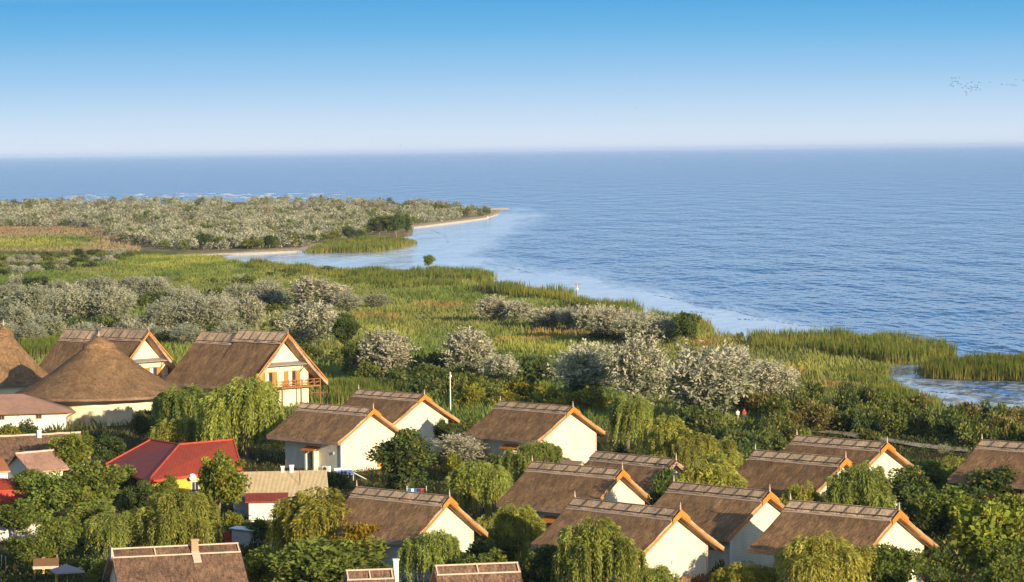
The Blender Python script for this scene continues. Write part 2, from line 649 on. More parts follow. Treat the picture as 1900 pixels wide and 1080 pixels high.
def grid_mesh(name, XX, YY, ZZ, attrs, material):
    r, c = XX.shape
    V = np.stack([XX, YY, ZZ], -1).reshape(-1, 3).astype(np.float32)
    i = np.arange(r * c).reshape(r, c)
    F = np.stack([i[1:, :-1], i[1:, 1:], i[:-1, 1:], i[:-1, :-1]], -1).reshape(-1, 4).astype(np.int32)
    me = bpy.data.meshes.new(name)
    me.vertices.add(len(V))
    me.vertices.foreach_set('co', V.ravel())
    me.loops.add(F.size)
    me.loops.foreach_set('vertex_index', F.ravel())
    me.polygons.add(len(F))
    me.polygons.foreach_set('loop_start', np.arange(0, F.size, 4, dtype=np.int32))
    me.polygons.foreach_set('loop_total', np.full(len(F), 4, np.int32))
    me.polygons.foreach_set('use_smooth', np.ones(len(F), bool))
    for k, val in attrs.items():
        if val.ndim == 3:
            a = me.attributes.new(k, 'FLOAT_COLOR', 'POINT')
            c4 = np.ones((r * c, 4), np.float32)
            c4[:, :3] = val.reshape(-1, 3)
            a.data.foreach_set('color', c4.ravel())
        else:
            a = me.attributes.new(k, 'FLOAT', 'POINT')
            a.data.foreach_set('value', val.astype(np.float32).ravel())
    me.materials.append(material)
    me.update(calc_edges=True)
    return link(name, me)


LC = land_color(PX, PY, XX, YY)
# sand along the spit's lagoon shore
sandm = np.clip((16 - SD) / 5, 0, 1) * np.clip((SD + 8) / 4, 0, 1)
on_spit = ((PY < 478) & (PX > 255) & (PX < 700) & (PY > 450)) | ((PX > 760) & (PY < 425) & (PY > 383))
strip = (np.clip(1 - np.abs(PY - np.interp(PX, [262, 300, 340, 420, 500, 562], [474, 476, 472, 468.5, 466, 464])) / 2.6, 0, 1) * ((PX > 262) & (PX < 562)))
sm = np.maximum(sandm * on_spit, strip)[..., None]
LC = LC * (1 - sm) + np.array([.62, .50, .34]) * sm
mud = (np.clip((3 - SD) / 6, 0, 1))[..., None] * (~on_spit)[..., None]
LC = LC * (1 - mud) + np.array([.05, .05, .03]) * mud

gm, t, o = mat('meadow soil')
at = t.nodes.new('ShaderNodeAttribute'); at.attribute_name = 'Col'
tcn = t.nodes.new('ShaderNodeTexCoord')
f = noise_node(t, tcn.outputs['Object'], .7, 6, .7, (1, .4, 1))
f = ramp_node(t, f, [(.3, (.55, .55, .55)), (.7, (1.25, 1.25, 1.25))])
c = mixrgb(t, 1.0, at.outputs['Color'], f, 'MULTIPLY')
b = t.nodes.new('ShaderNodeBsdfDiffuse')
t.links.new(c, b.inputs[0])
bn = t.nodes.new('ShaderNodeBump'); bn.inputs['Distance'].default_value = .5
f2 = noise_node(t, tcn.outputs['Object'], .9, 6, .7)
t.links.new(f2, bn.inputs['Height']); t.links.new(bn.outputs[0], b.inputs['Normal'])
t.links.new(b.outputs[0], o.inputs[0])
ground = grid_mesh('ground', XX, YY, ZZ, {'Col': LC}, gm)
tag(ground, 'low marshy ground with grass bands, sandy spit and village earth', 'ground', kind='structure')

# ------------------------------------------------------------------ water
vw = np.concatenate([np.array([1.0, 1.4, 2, 3, 4, 5, 6.5, 8, 10, 12.5, 15, 18, 21, 25, 30, 35, 40, 46, 52, 58, 64, 70, 76, 82]), np.arange(86, 260, 3.0), np.arange(260, 520, 4.0), np.array([560, 640, 800, 1200, 2000, 5000])])
tw = np.concatenate([[-9000, -4000, -2300, -1800, -1300], np.arange(-1100, 1101, 10.0), [1300, 1800, 2300, 4000, 9000]]) / FPX
WY = Yh / vw
WX = tw[None, :] * WY[:, None]
WYY = np.repeat(WY[:, None], len(tw), 1)
wpx, wpy = to_px(WX, WYY, 0 * WX)
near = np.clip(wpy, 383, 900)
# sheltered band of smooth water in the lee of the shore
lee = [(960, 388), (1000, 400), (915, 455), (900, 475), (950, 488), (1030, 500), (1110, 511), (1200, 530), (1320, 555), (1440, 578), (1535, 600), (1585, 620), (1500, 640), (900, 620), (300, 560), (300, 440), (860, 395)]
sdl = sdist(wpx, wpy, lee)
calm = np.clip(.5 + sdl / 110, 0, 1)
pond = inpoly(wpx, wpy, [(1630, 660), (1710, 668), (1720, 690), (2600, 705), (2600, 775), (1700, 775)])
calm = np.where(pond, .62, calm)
wm, t, o = mat('lake water')
tcn = t.nodes.new('ShaderNodeTexCoord')
ob = tcn.outputs['Object']
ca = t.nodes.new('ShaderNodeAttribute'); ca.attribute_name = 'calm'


def math_node(t, op, a, b=None, clamp=False):
    n = t.nodes.new('ShaderNodeMath'); n.operation = op; n.use_clamp = clamp
    for i, v in enumerate((a, b)):
        if v is None: continue
        if isinstance(v, (int, float)): n.inputs[i].default_value = v
        else: t.links.new(v, n.inputs[i])
    return n.outputs[0]


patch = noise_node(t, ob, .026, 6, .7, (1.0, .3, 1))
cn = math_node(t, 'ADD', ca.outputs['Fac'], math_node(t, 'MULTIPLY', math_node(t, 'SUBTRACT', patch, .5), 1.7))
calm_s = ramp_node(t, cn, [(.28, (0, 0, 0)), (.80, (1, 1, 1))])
rough_f = math_node(t, 'SUBTRACT', 1.0, calm_s)
wv1 = noise_node(t, ob, 1.0, 2.5, .5, (.30, .085, 1))
wv2 = noise_node(t, ob, 1.0, 3, .5, (.050, .011, 1))
hgt = math_node(t, 'ADD', math_node(t, 'MULTIPLY', wv1, 1.5), math_node(t, 'MULTIPLY', wv2, 6.0))
amp = math_node(t, 'ADD', math_node(t, 'MULTIPLY', rough_f, .92), .08)
bn = t.nodes.new('ShaderNodeBump')
bn.inputs['Distance'].default_value = 2.6
t.links.new(amp, bn.inputs['Strength'])
t.links.new(hgt, bn.inputs['Height'])
pb = t.nodes.new('ShaderNodeBsdfPrincipled')
t.links.new(mixrgb(t, calm_s, (.008, .105, .29), (.66, .72, .80)), pb.inputs['Base Color'])  # pale calm colour stands in for bright sky reflected in smooth water
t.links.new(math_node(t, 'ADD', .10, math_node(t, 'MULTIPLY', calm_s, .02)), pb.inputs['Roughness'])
pb.inputs['IOR'].default_value = 1.33
t.links.new(bn.outputs[0], pb.inputs['Normal'])
t.links.new(pb.outputs[0], o.inputs[0])
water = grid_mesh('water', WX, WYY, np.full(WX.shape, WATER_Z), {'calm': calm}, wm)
tag(water, 'wide blue lake rippled offshore and smooth along the shore', 'water', kind='structure')

# ------------------------------------------------------------------ thatched roofs
def jit(a):
    return (random.random() - .5) * 2 * a


def gable_thatch(W, y0, y1, he, hr, th=.42, bell=.12, nl=22, ns=8, rough=.035, split=None):
    """reed roof: both slopes in one skin with cut edges. split=(y, lift) raises the part in front of y"""
    mb = MB()
    ys = [y0 + (y1 - y0) * j / nl for j in range(nl + 1)]
    xs = [W * (i / ns) for i in range(-ns, ns + 1)]
    top, bot = [], []

    def zt(x, y):
        u = abs(x) / W
        z = hr + (he - hr) * u - bell * math.sin(math.pi * u)
        if u < .06: z -= .05
        if split and y < split[0]: z += split[1] * (1 - u) ** 2
        return z
    for y in ys:
        rt, rb = [], []
        for x in xs:
            e = .05 if abs(abs(x) - W) < 1e-6 else rough
            rt.append(len(mb.v)); mb.v.append((x + jit(.02), y + jit(.03), zt(x, y) + jit(e)))
        for x in xs:
            xx = x * (1 - .10 / W)
            rb.append(len(mb.v)); mb.v.append((xx, y + (.06 if y == ys[0] else 0), zt(x, y) - th + jit(.02)))
        top.append(rt); bot.append(rb)
    n = len(xs)
    for j in range(nl):
        for i in range(n - 1):
            mb.f.append((top[j][i], top[j][i + 1], top[j + 1][i + 1], top[j + 1][i])); mb.mi.append(0)
            mb.f.append((bot[j][i + 1], bot[j][i], bot[j + 1][i], bot[j + 1][i + 1])); mb.mi.append(1)
        for i in (0, n - 1):
            q = (top[j][i], top[j + 1][i], bot[j + 1][i], bot[j][i])
            mb.f.append(q if i == 0 else q[::-1]); mb.mi.append(1)
    for i in range(n - 1):
        mb.f.append((top[0][i + 1], top[0][i], bot[0][i], bot[0][i + 1])); mb.mi.append(1)
        mb.f.append((top[nl][i], top[nl][i + 1], bot[nl][i + 1], bot[nl][i])); mb.mi.append(1)
    return mb


def ridge_parts(W, y0, y1, he, hr, run=1.02, step=1.75, lift=0.0, bell=.12):
    """reed capping over the ridge and the light pole frame that ties it down"""
    sl = (hr - he) / W
    cap, fr, line = MB(), MB(), MB()
    nn = max(4, int((y1 - y0) / .9))
    for sgn in (-1, 1):
        prev = None
        for j in range(nn + 1):
            y = y0 + (y1 - y0) * j / nn
            sag = .05 * math.sin(j * 1.7)
            row = []
            for u, up in ((0, .20), (.5, .15), (1, .13), (1.0, .02)):
                x = sgn * (run + sag) * u
                row.append((x, y + jit(.02), hr + lift - abs(x) * sl - bell * math.sin(math.pi * abs(x) / W) + up + jit(.012)))
            b = len(cap.v); cap.v += row
            if prev is not None:
                for k in range(3):
                    q = (prev + k, b + k, b + k + 1, prev + k + 1)
                    cap.f.append(q if sgn > 0 else q[::-1]); cap.mi.append(0)
            prev = b
        zz = lambda x: hr + lift - abs(x) * sl - bell * math.sin(math.pi * abs(x) / W) + .19
        for x, r in ((.10, .055), (run - .12, .06)):
            fr.tube([(sgn * x, y0 + (y1 - y0) * q / 6, zz(x) + jit(.02)) for q in range(7)], r, 5)
        k = int((y1 - y0) / step)
        for q in range(k + 1):
            y = y0 + .08 + (y1 - y0 - .16) * q / k + jit(.05)
            fr.tube([(sgn * .05, y, zz(.05) + .03), (sgn * (run + .05), y + jit(.08), zz(run) + .02)], .036, 5)
        line.tube([(sgn * (run + .12), y0 + (y1 - y0) * q / 8, zz(run + .12) - .16 + jit(.03)) for q in range(9)], .085, 5)
    return cap, fr, line


def finial_mb(y, z):
    mb = MB()
    mb.tube([(0, y, z - .2), (0, y, z + .25), (0, y, z + .6)], [.09, .06, .02], 6)
    return mb


def gable_walls(hw, yf, yb, base, roofz):
    """walls with gables; roofz(x) gives the underside of the roof"""
    mb = MB()
    prof = [(-hw, base), (hw, base), (hw, roofz(hw)), (0, roofz(0)), (-hw, roofz(hw))]
    mb.poly([(x, yf, z) for x, z in prof])
    mb.poly([(x, yb, z) for x, z in prof][::-1])
    for a, b in zip(prof, prof[1:] + prof[:1]):
        mb.poly([(a[0], yf, a[1]), (a[0], yb, a[1]), (b[0], yb, b[1]), (b[0], yf, b[1])])
    return mb


def rake_board(sgn, x0, x1, y, zf, depth, thick, drop=0.0):
    mb = MB()
    a, b = sgn * x0, sgn * x1
    za, zb = zf(x0) - drop, zf(x1) - drop
    mb.hexa([(a, y, za - depth), (b, y, zb - depth), (b, y + thick, zb - depth), (a, y + thick, za - depth),
             (a, y, za), (b, y, zb), (b, y + thick, zb), (a, y + thick, za)])
    return mb


def window(parent, cx, y, z0, wd, ht, wood, shutters=True, face=-1):
    """window in a wall that faces -y: frame with pane and open shutters"""
    f = MB()
    t = .08
    f.box(cx - wd / 2 - t, cx - wd / 2, y - .07, y, z0 - t, z0 + ht + t)
    f.box(cx + wd / 2, cx + wd / 2 + t, y - .07, y, z0 - t, z0 + ht + t)
    f.box(cx - wd / 2, cx + wd / 2, y - .07, y, z0 - t, z0)
    f.box(cx - wd / 2, cx + wd / 2, y - .07, y, z0 + ht, z0 + ht + t)
    f.box(cx - .03, cx + .03, y - .06, y, z0, z0 + ht)
    fo = f.build('window', wood, parent)
    p = MB()
    p.box(cx - wd / 2, cx + wd / 2, y - .03, y - .005, z0, z0 + ht)
    p.build('pane', M['glass'], fo)
    if shutters:
        for sg in (-1, 1):
            s = MB()
            x = cx + sg * (wd / 2 + .1 + .28)
            s.box(x - .27, x + .27, y - .10, y - .05, z0 - .05, z0 + ht + .05)
            s.build('shutter', wood, fo)
    return fo


COT_W, COT_L, COT_HE, COT_HR = 5.9, 13.6, 4.1, 7.78


def cottage_root(loc, rz, scale, label):
    L2 = COT_L / 2
    W, he, hr = COT_W, COT_HE, COT_HR
    root = empty('thatched_cottage', loc, rz, scale)
    tag(root, label, 'cottage', 'reed roofed cream cottages of the village')
    th = .45
    roofz = lambda x: hr - (hr - he) * abs(x) / W - .12 * math.sin(math.pi * min(abs(x), W) / W) - th - .02
    hw, yf, yb = W - 1.4, -L2 + .95, L2 - 2.0
    gable_walls(hw, yf, yb, -.3, roofz).build('wall', M['plank'], root)
    gable_thatch(W, -L2, L2, he, hr, th).build('roof', [M['thatch'], M['thatch_cut']], root)
    cap, fr, line = ridge_parts(W, -L2 + .12, L2 - .05, he, hr)
    c = cap.build('ridge_cap', M['thatch_ridge'], root)
    fr.build('batten_frame', M['darkwood'], c)
    line.build('edge_roll', M['palewood'], c)
    zo = lambda x: hr - (hr - he) * x / W - .12 * math.sin(math.pi * x / W)
    for sg in (-1, 1):
        bb = rake_board(sg, .02, W - .12, -L2 - .04, zo, .21, .07, th - .12).build('barge_board', M['orange'], root)
        rake_board(sg, 0.0, 1.15, -L2 - .115, zo, .52, .07, -.13).build('ridge_board', M['orange'], root)
        rake_board(sg, .3, W - .5, -L2 + .55, zo, .16, .12, th + .03).build('rafter', M['brownwood'], root)
    for y in (-L2 + .05, L2 - .1):
        finial_mb(y, hr + .2).build('finial', M['palewood'], root)
    for sg in (-1, 1):
        p = MB(); x = sg * (hw + .03)
        p.box(x - .09, x + .09, yf - .05, yf + .12, -.3, roofz(hw) - .05)
        p.build('corner_board', M['whitepaint'] if sg < 0 else M['palewood'], root)
    pl = MB(); pl.box(-hw - .1, hw + .1, yf - .12, yb + .12, -.4, .18)
    pl.build('plinth', M['greywood'], root)
    # side door under its own little roof, long wall facing -x
    y0 = -L2 + 5.6
    d = MB(); d.box(-hw - .06, -hw + .02, y0, y0 + 1.1, .18, 2.35)
    dd = d.build('door', M['brownwood'], root)
    h = MB(); h.tube([(-hw - .08, y0 + .14, 1.2), (-hw - .15, y0 + .14, 1.2)], .04, 6); h.build('handle', M['metal'], dd)
    for a in (-.35, 1.2):
        f = MB(); f.box(-hw - .75, -hw, y0 + a, y0 + a + .24, .1, 2.55); f.build('porch_post', M['cream'], root)
    f = MB(); f.hexa([(-hw - 1.15, y0 - .7, 2.55), (-hw, y0 - .7, 3.0), (-hw, y0 + 1.8, 3.0), (-hw - 1.15, y0 + 1.8, 2.55),
                      (-hw - 1.15, y0 - .7, 2.68), (-hw, y0 - .7, 3.13), (-hw, y0 + 1.8, 3.13), (-hw - 1.15, y0 + 1.8, 2.68)])
    f.build('porch_roof', M['orange'], root)
    l = MB(); l.box(-hw - .14, -hw, -L2 + 2.3, -L2 + 2.5, 2.3, 2.62); l.build('wall_lamp', M['metal'], root)
    l = MB(); l.box(-.35, -.2, yf - .14, yf, 3.0, 3.3); l.build('wall_lamp', M['metal'], root)
    return root


# x, y, bearing, half width, length (all from the traced roof corners)
COTS = [
    (-17.5, 404.1, 43.4, 5.97, 14.04, "cream cottage with porch door, standing directly left of the dark round tree"),
    (-11.7, 426.7, 42.5, 6.2, 13.73, "cream cottage by the flagpole, its gable wall half in the shade of a roof"),
    (7.5, 403.4, 41.6, 6.1, 13.89, "cottage standing alone right of the flagpole with willows along its right side"),
    (10.9, 323.3, 45.4, 5.3, 12.75, "cottage behind the front row, gable mostly in shade below a sunlit rake edge"),
    (14.8, 286.6, 41.2, 5.45, 14.1, "front row cottage with a fully sunlit gable, tall willow before its roof"),
    (34.0, 284.3, 45.8, 5.9, 12.5, "front row cottage at the right with tree shadows on its gable"),
    (40.5, 349.3, 42.3, 6.2, 13.4, "cottage nearest the sandy track with willow branches over its gable"),
    (-6.0, 299.9, 44.1, 4.9, 13.2, "front row cottage between two big willows at the lower middle, roof shaded below"),
    (34.3, 332.8, 42.3, 5.8, 12.95, "cottage overlapped by willow fronds, in front of the one nearest the track"),
    (23.9, 300.9, 42.1, 5.8, 12.8, "cottage with a dark shadow wedge across its roof and gable"),
    (16.8, 333.2, 40.1, 5.8, 12.6, "cottage whose end is hidden in green, behind the middle of the village"),
    (60.3, 341.4, 43.5, 5.9, 13.6, "cottage cut off by the right edge of the picture"),
]
first = None
for (x, y, th, W, L, lab) in COTS:
    t = R(th)
    cx, cy = x - math.sin(t) * L / 2, y + math.cos(t) * L / 2
    sc_ = (W / COT_W, L / COT_L, 1)
    if first is None:
        first = cottage_root((cx, cy, 0), t, sc_, lab)
    else:
        c = copy_tree(first)
        c.location = (cx, cy, 0); c.rotation_euler = (0, 0, t); c.scale = sc_
        c['label'] = lab
        if 'hidden in green' in lab:      # its front boards are gone or grown over in the photo
            for ch in list(c.children):
                if ch.name.split('.')[0] in ('barge_board', 'ridge_board'):
                    bpy.data.objects.remove(ch)

window(first, 2.3, -COT_L / 2 + .95, .4, .75, 2.3, M['orange'], True)

# ------------------------------------------------------------------ the two big reed roofed houses
def big_house(loc, rz, W, L, he, hr, label, balcony_side=1):
    L2 = L / 2
    root = empty('thatched_house', loc, rz)
    tag(root, label, 'house', 'two storey reed roofed houses')
    th, bell = .5, .25
    roofz = lambda x: hr - (hr - he) * abs(x) / W - bell * math.sin(math.pi * min(abs(x), W) / W) - th - .02
    hw, yf, yb = W - 2.6, -L2 + 1.9, L2 - .8
    gable_walls(hw, yf, yb, -.3, roofz).build('wall', M['cream'], root)
    ysp = -L2 + L * .56
    gable_thatch(W, -L2, L2, he, hr, th, bell, nl=30, ns=10, split=(ysp, .55)).build('roof', [M['thatch'], M['thatch_cut']], root)
    for a, b, lf in ((-L2 + .1, ysp - .1, .55), (ysp + .1, L2 - .1, 0)):
        cap, fr, line = ridge_parts(W, a, b, he, hr, 1.5, 1.9, lf, bell)
        c = cap.build('ridge_cap', M['thatch_ridge'], root)
        fr.build('batten_frame', M['darkwood'], c); line.build('edge_roll', M['palewood'], c)
    for y, lf in ((-L2 + .1, .55), (ysp, .55), (L2 - .1, 0)):
        finial_mb(y, hr + lf).build('finial', M['palewood'], root)
    zo = lambda x: hr + .45 - (hr + .2 - he) * x / W - bell * math.sin(math.pi * x / W)
    for sg in (-1, 1):
        rake_board(sg, .02, W - .1, -L2 - .08, zo, .26, .08, -.02).build('barge_board', M['orange'], root)
        rake_board(sg, .02, W - .1, -L2 + .15, zo, .22, .08, th - .06).build('barge_board', M['brownwood'], root)
    # small pent roof across the gable
    zb = 3.1
    zp = zb + 3.5
    wp = W * (hr - zp) / (hr - he) - .5
    p = MB(); p.hexa([(-wp, -L2 + .4, zp - .1), (wp, -L2 + .4, zp - .1), (wp - .2, yf, zp + .25), (-wp + .2, yf, zp + .25),
                      (-wp, -L2 + .4, zp + .04), (wp, -L2 + .4, zp + .04), (wp - .2, yf, zp + .4), (-wp + .2, yf, zp + .4)])
    p.build('pent_roof', M['greywood'], root)
    for sg in (-1, 1):
        k = MB(); k.tube([(sg * (wp - .4), yf, zp - 1.4), (sg * (wp - .3), -L2 + .6, zp - .1)], .08, 5); k.build('brace', M['brownwood'], root)
    # balcony
    bx0, bx1 = -1.2, hw + 1.2
    d = MB(); d.box(bx0, bx1, -L2 + .3, yf - .003, zb - .22, zb)
    deck = d.build('balcony', M['railwood'], root)
    rl = MB()
    for z in (zb + .45, zb + .95):
        rl.box(bx0, bx1, -L2 + .3, -L2 + .38, z, z + .09)
        rl.box(bx1 - .08, bx1, -L2 + .38, yf, z, z + .09)
        rl.box(bx0, bx0 + .08, -L2 + .38, yf, z, z + .09)
    nb = 6
    for q in range(nb + 1):
        x = bx0 + .05 + (bx1 - bx0 - .1) * q / nb
        rl.box(x - .06, x + .06, -L2 + .29, -L2 + .39, zb, zb + 1.1)
    for q in range(nb):
        a, b_ = bx0 + (bx1 - bx0) * q / nb, bx0 + (bx1 - bx0) * (q + 1) / nb
        rl.tube([(a, -L2 + .34, zb + .05), (b_, -L2 + .34, zb + .95)], .035, 4)
    rl.build('railing', M['railwood'], deck)
    for x in (bx1 - .1, (bx0 + bx1) / 2, bx0 + .1):
        q = MB(); q.box(x - .09, x + .09, -L2 + .34, -L2 + .52, -.3, zb - .22); q.build('balcony_post', M['brownwood'], root)
    for cx in (-2.6, 2.2):
        f = MB(); y = yf
        for x in (-.8, .8): f.box(cx + x - .07, cx + x + .07, y - .08, y, zb, zb + 2.45)
        f.box(cx - .73, cx + .73, y - .08, y, zb + 2.33, zb + 2.45)
        f.box(cx - .06, cx + .06, y - .07, y, zb, zb + 2.33)
        fo = f.build('balcony_door', M['orange'], root)
        for x in (-.4, .4):
            q = MB(); q.box(cx + x - .33, cx + x + .33, y - .04, y - .01, zb + .05, zb + 2.33); q.build('pane', M['whitepaint'] if x < 0 else M['glass'], fo)
        for sg in (-1, 1):
            q = MB(); x = cx + sg * 1.3
            q.box(x - .36, x + .36, y - .11, y - .05, zb + .02, zb + 2.4); q.build('shutter', M['orange'], fo)
    l = MB(); l.box(-.5, -.32, yf - .15, yf, zb + 2.75, zb + 3.05); l.build('wall_lamp', M['metal'], root)
    return root


for x, y, th, W, L, lab in ((-35.3, 508.7, 44.5, 8.25, 21.7, "large reed roofed house with orange balcony above the big willow"),
                            (-58.6, 521.0, 45.5, 7.9, 22.0, "large reed roofed house partly hidden behind the wide pavilion roof")):
    t = R(th)
    big_house((x - math.sin(t) * L / 2, y + math.cos(t) * L / 2, 0), t, W, L, 3.4, 11.1, lab)

# ------------------------------------------------------------------ round reed pavilions
def pavilion(center, Rr, he, ha, label, wall_r, n=18, turn=10, smooth=True):
    root = empty('round_pavilion', center, R(turn))
    tag(root, label, 'pavilion')
    prof = [(1.0, 0), (.86, .115), (.72, .225), (.56, .375), (.42, .53), (.28, .69), (.16, .83), (.15, .875), (.06, .96), (.008, 1.0)]
    mb = MB()
    mb.lathe([(Rr * r, he + (ha - he) * z) for r, z in prof], n)
    b = len(mb.v)
    mb.lathe([(Rr * .97, he - .42), (Rr, he)], n, mi=1)
    mb.lathe([(wall_r * .95, he + .5), (Rr * .97, he - .42)], n, mi=1)
    mb.v = [(x + jit(.03), y + jit(.03), z + jit(.03)) for x, y, z in mb.v]
    rf = mb.build('roof', [M['thatch_soft'], M['thatch_cut']], root, smooth)
    c = MB(); c.lathe([(Rr * .20, he + (ha - he) * .80), (Rr * .17, he + (ha - he) * .885), (Rr * .06, he + (ha - he) * .975), (.02, ha + .1)], n)
    c.build('roof_cap', M['thatch'], root)
    f = MB(); f.tube([(0, 0, ha - .1), (0, 0, ha + .9)], [.13, .04], 6); f.build('finial', M['palewood'], root)
    wl = MB(); wl.lathe([(wall_r, -.3), (wall_r, he + .6)], n)
    wl.build('wall', M['cream'], root)
    return root


pc = gp(186, 781)
pavilion(pc, 13.0, 4.3, 12.7, "pavilion with a wide rounded reed roof flaring over a cream wall", 8.9)
qc = gp(9, 758)
pavilion(qc, 8.0, 4.4, 13.2, "steep pointed reed roof cut by the left edge of the picture", 6.6, 6, 10, False)

# low cream building with shingled roof in front of the pavilion
def house_low():
    a, b_ = gp(-70, 806), gp(126, 800)
    rz = math.atan2(b_[1] - a[1], b_[0] - a[0])
    Lh = float(np.linalg.norm(b_ - a))
    root = empty('annex_building', tuple((a + b_) / 2), rz)
    tag(root, "low cream building with pinkish shingled roof and a downpipe at its corner", 'building')
    h, dpt = 2.95, 7.0
    wl = MB(); wl.box(-Lh / 2, Lh / 2, 0, dpt, -.3, h); wl.build('wall', M['white'], root)
    rf = MB(); x0, x1, o = -Lh / 2 - .9, Lh / 2 + 1.15, .9
    zr = h + 2.3
    rx = x1 - 7.2
    z0 = h - .12
    rf.poly([(x0, -o, z0), (x1, -o, z0), (rx, dpt * .75, zr), (x0, dpt * .75, zr)])
    rf.poly([(x1, -o, z0), (x1, dpt + o, z0), (rx, dpt * .75, zr)])
    rf.poly([(x1, dpt + o, z0), (x0, dpt + o, z0), (x0, dpt * .75, zr), (rx, dpt * .75, zr)])
    rf.poly([(x0, -o, z0 - .16), (x0, dpt + o, z0 - .16), (x1, dpt + o, z0 - .16), (x1, -o, z0 - .16)])
    for p, q in (((x0, -o), (x1, -o)), ((x1, -o), (x1, dpt + o)), ((x1, dpt + o), (x0, dpt + o))):
        rf.poly([(p[0], p[1], z0 - .16), (q[0], q[1], z0 - .16), (q[0], q[1], z0), (p[0], p[1], z0)])
    rf.build('roof', M['pinkroof'], root)
    g = MB(); g.tube([(x0, -o - .07, z0 - .08), (x1, -o - .07, z0 - .08)], .09, 6); g.build('gutter', M['brownwood'], root)
    dp = MB(); dp.tube([(x1 - .25, -o - .05, z0 - .15), (Lh / 2 - .1, -.09, h - .85), (Lh / 2 - .1, -.09, 0)], .07, 6); dp.build('downpipe', M['brownwood'], root)
    for px in (72, 3):
        x = (px - 28) / 12.9
        window(root, x, 0, h - .95, .72, .5, M['orange'], False)
    v = MB(); v.tube([(.55, -.02, h - .55), (.55, -.12, h - .55)], .14, 8); v.build('vent_cap', M['metal'], root)


house_low()


def px_house(name, label, cat, pts, z):
    return [gp(x, y, z) for x, y in pts]


# ------------------------------------------------------------------ red hipped roof on the yellow house
def red_house():
    ze, zr = 3.0, 5.7
    A, B, Cc = gp(274, 893, ze), gp(448, 869, ze), gp(196, 862, ze)
    hip, r1, r2 = gp(333, 825, zr), gp(433, 816, zr), gp(280, 816, zr)
    B2, C2 = 2 * r1 - B, 2 * r2 - Cc
    B2[2] = C2[2] = ze
    org = np.array([A[0], A[1], 0])
    root = empty('yellow_house', tuple(org))
    tag(root, "yellow walled house under a red hipped sheet metal roof", 'house')
    A, B, Cc, hip, r1, r2, B2, C2 = [q - org for q in (A, B, Cc, hip, r1, r2, B2, C2)]
    rf = MB()
    for q in ((A, B, r1, hip), (Cc, A, hip, r2), (B, B2, r1), (C2, Cc, r2), (B2, hip, r1), (B2, C2, hip), (C2, r2, hip)):
        rf.poly(q)
    dn = np.array([0, 0, .07])
    rf.poly([Cc - dn, C2 - dn, B2 - dn, B - dn, A - dn])
    rf.build('roof', M['redroof'], root)
    cp = MB()
    up = np.array([0, 0, .04])
    for p_, q_ in ((hip, r1), (hip, r2), (hip, A), (r1, B), (r2, Cc)):
        cp.tube([p_ + up, q_ + up], .11, 6)
    cp.build('ridge_cap', M['redpaint'], root)
    fa = MB()
    for p_, q_ in ((A, B), (Cc, A)):
        z = np.array([0, 0, .24])
        d_ = unit(np.cross(q_ - p_, [0, 0, 1.])) * .06
        fa.hexa([p_ - z, q_ - z, q_ - z + d_, p_ - z + d_, p_ + up, q_ + up, q_ + up + d_, p_ + up + d_])
    fa.build('fascia', M['redpaint'], root)
    cen = (A + B + Cc + B2 + C2) / 5
    ring = [cen + (q - cen) * .93 for q in (A, B, B2, C2, Cc)]
    wl = MB()
    for p_, q_ in zip(ring, ring[1:] + ring[:1]):
        wl.poly([(p_[0], p_[1], -.3), (q_[0], q_[1], -.3), (q_[0], q_[1], ze - .09), (p_[0], p_[1], ze - .09)])
    wl.build('wall', M['yellow'], root)
    d2 = (ring[1] - ring[0])[:2]
    ang = math.atan2(d2[1], d2[0])
    for f_ in (.16, .5, .8):
        pos = ring[0] + (ring[1] - ring[0]) * f_
        wo = window(root, 0, 0, .9, 1.15, 1.2, M['whitepaint'], False)
        wo.location = (pos[0] + math.sin(ang) * .01, pos[1] - math.cos(ang) * .01, 0); wo.rotation_euler = (0, 0, ang)
    ds = MB(); ds.lathe([(.02, 0), (.25, .05), (.42, .16)], 14)
    dish = ds.build('satellite_dish', M['whitepaint'], root)
    pos = A + (B - A) * .47
    dish.location = (pos[0], pos[1] - .3, ze - .25); dish.rotation_euler = (R(70), 0, R(20))


red_house()

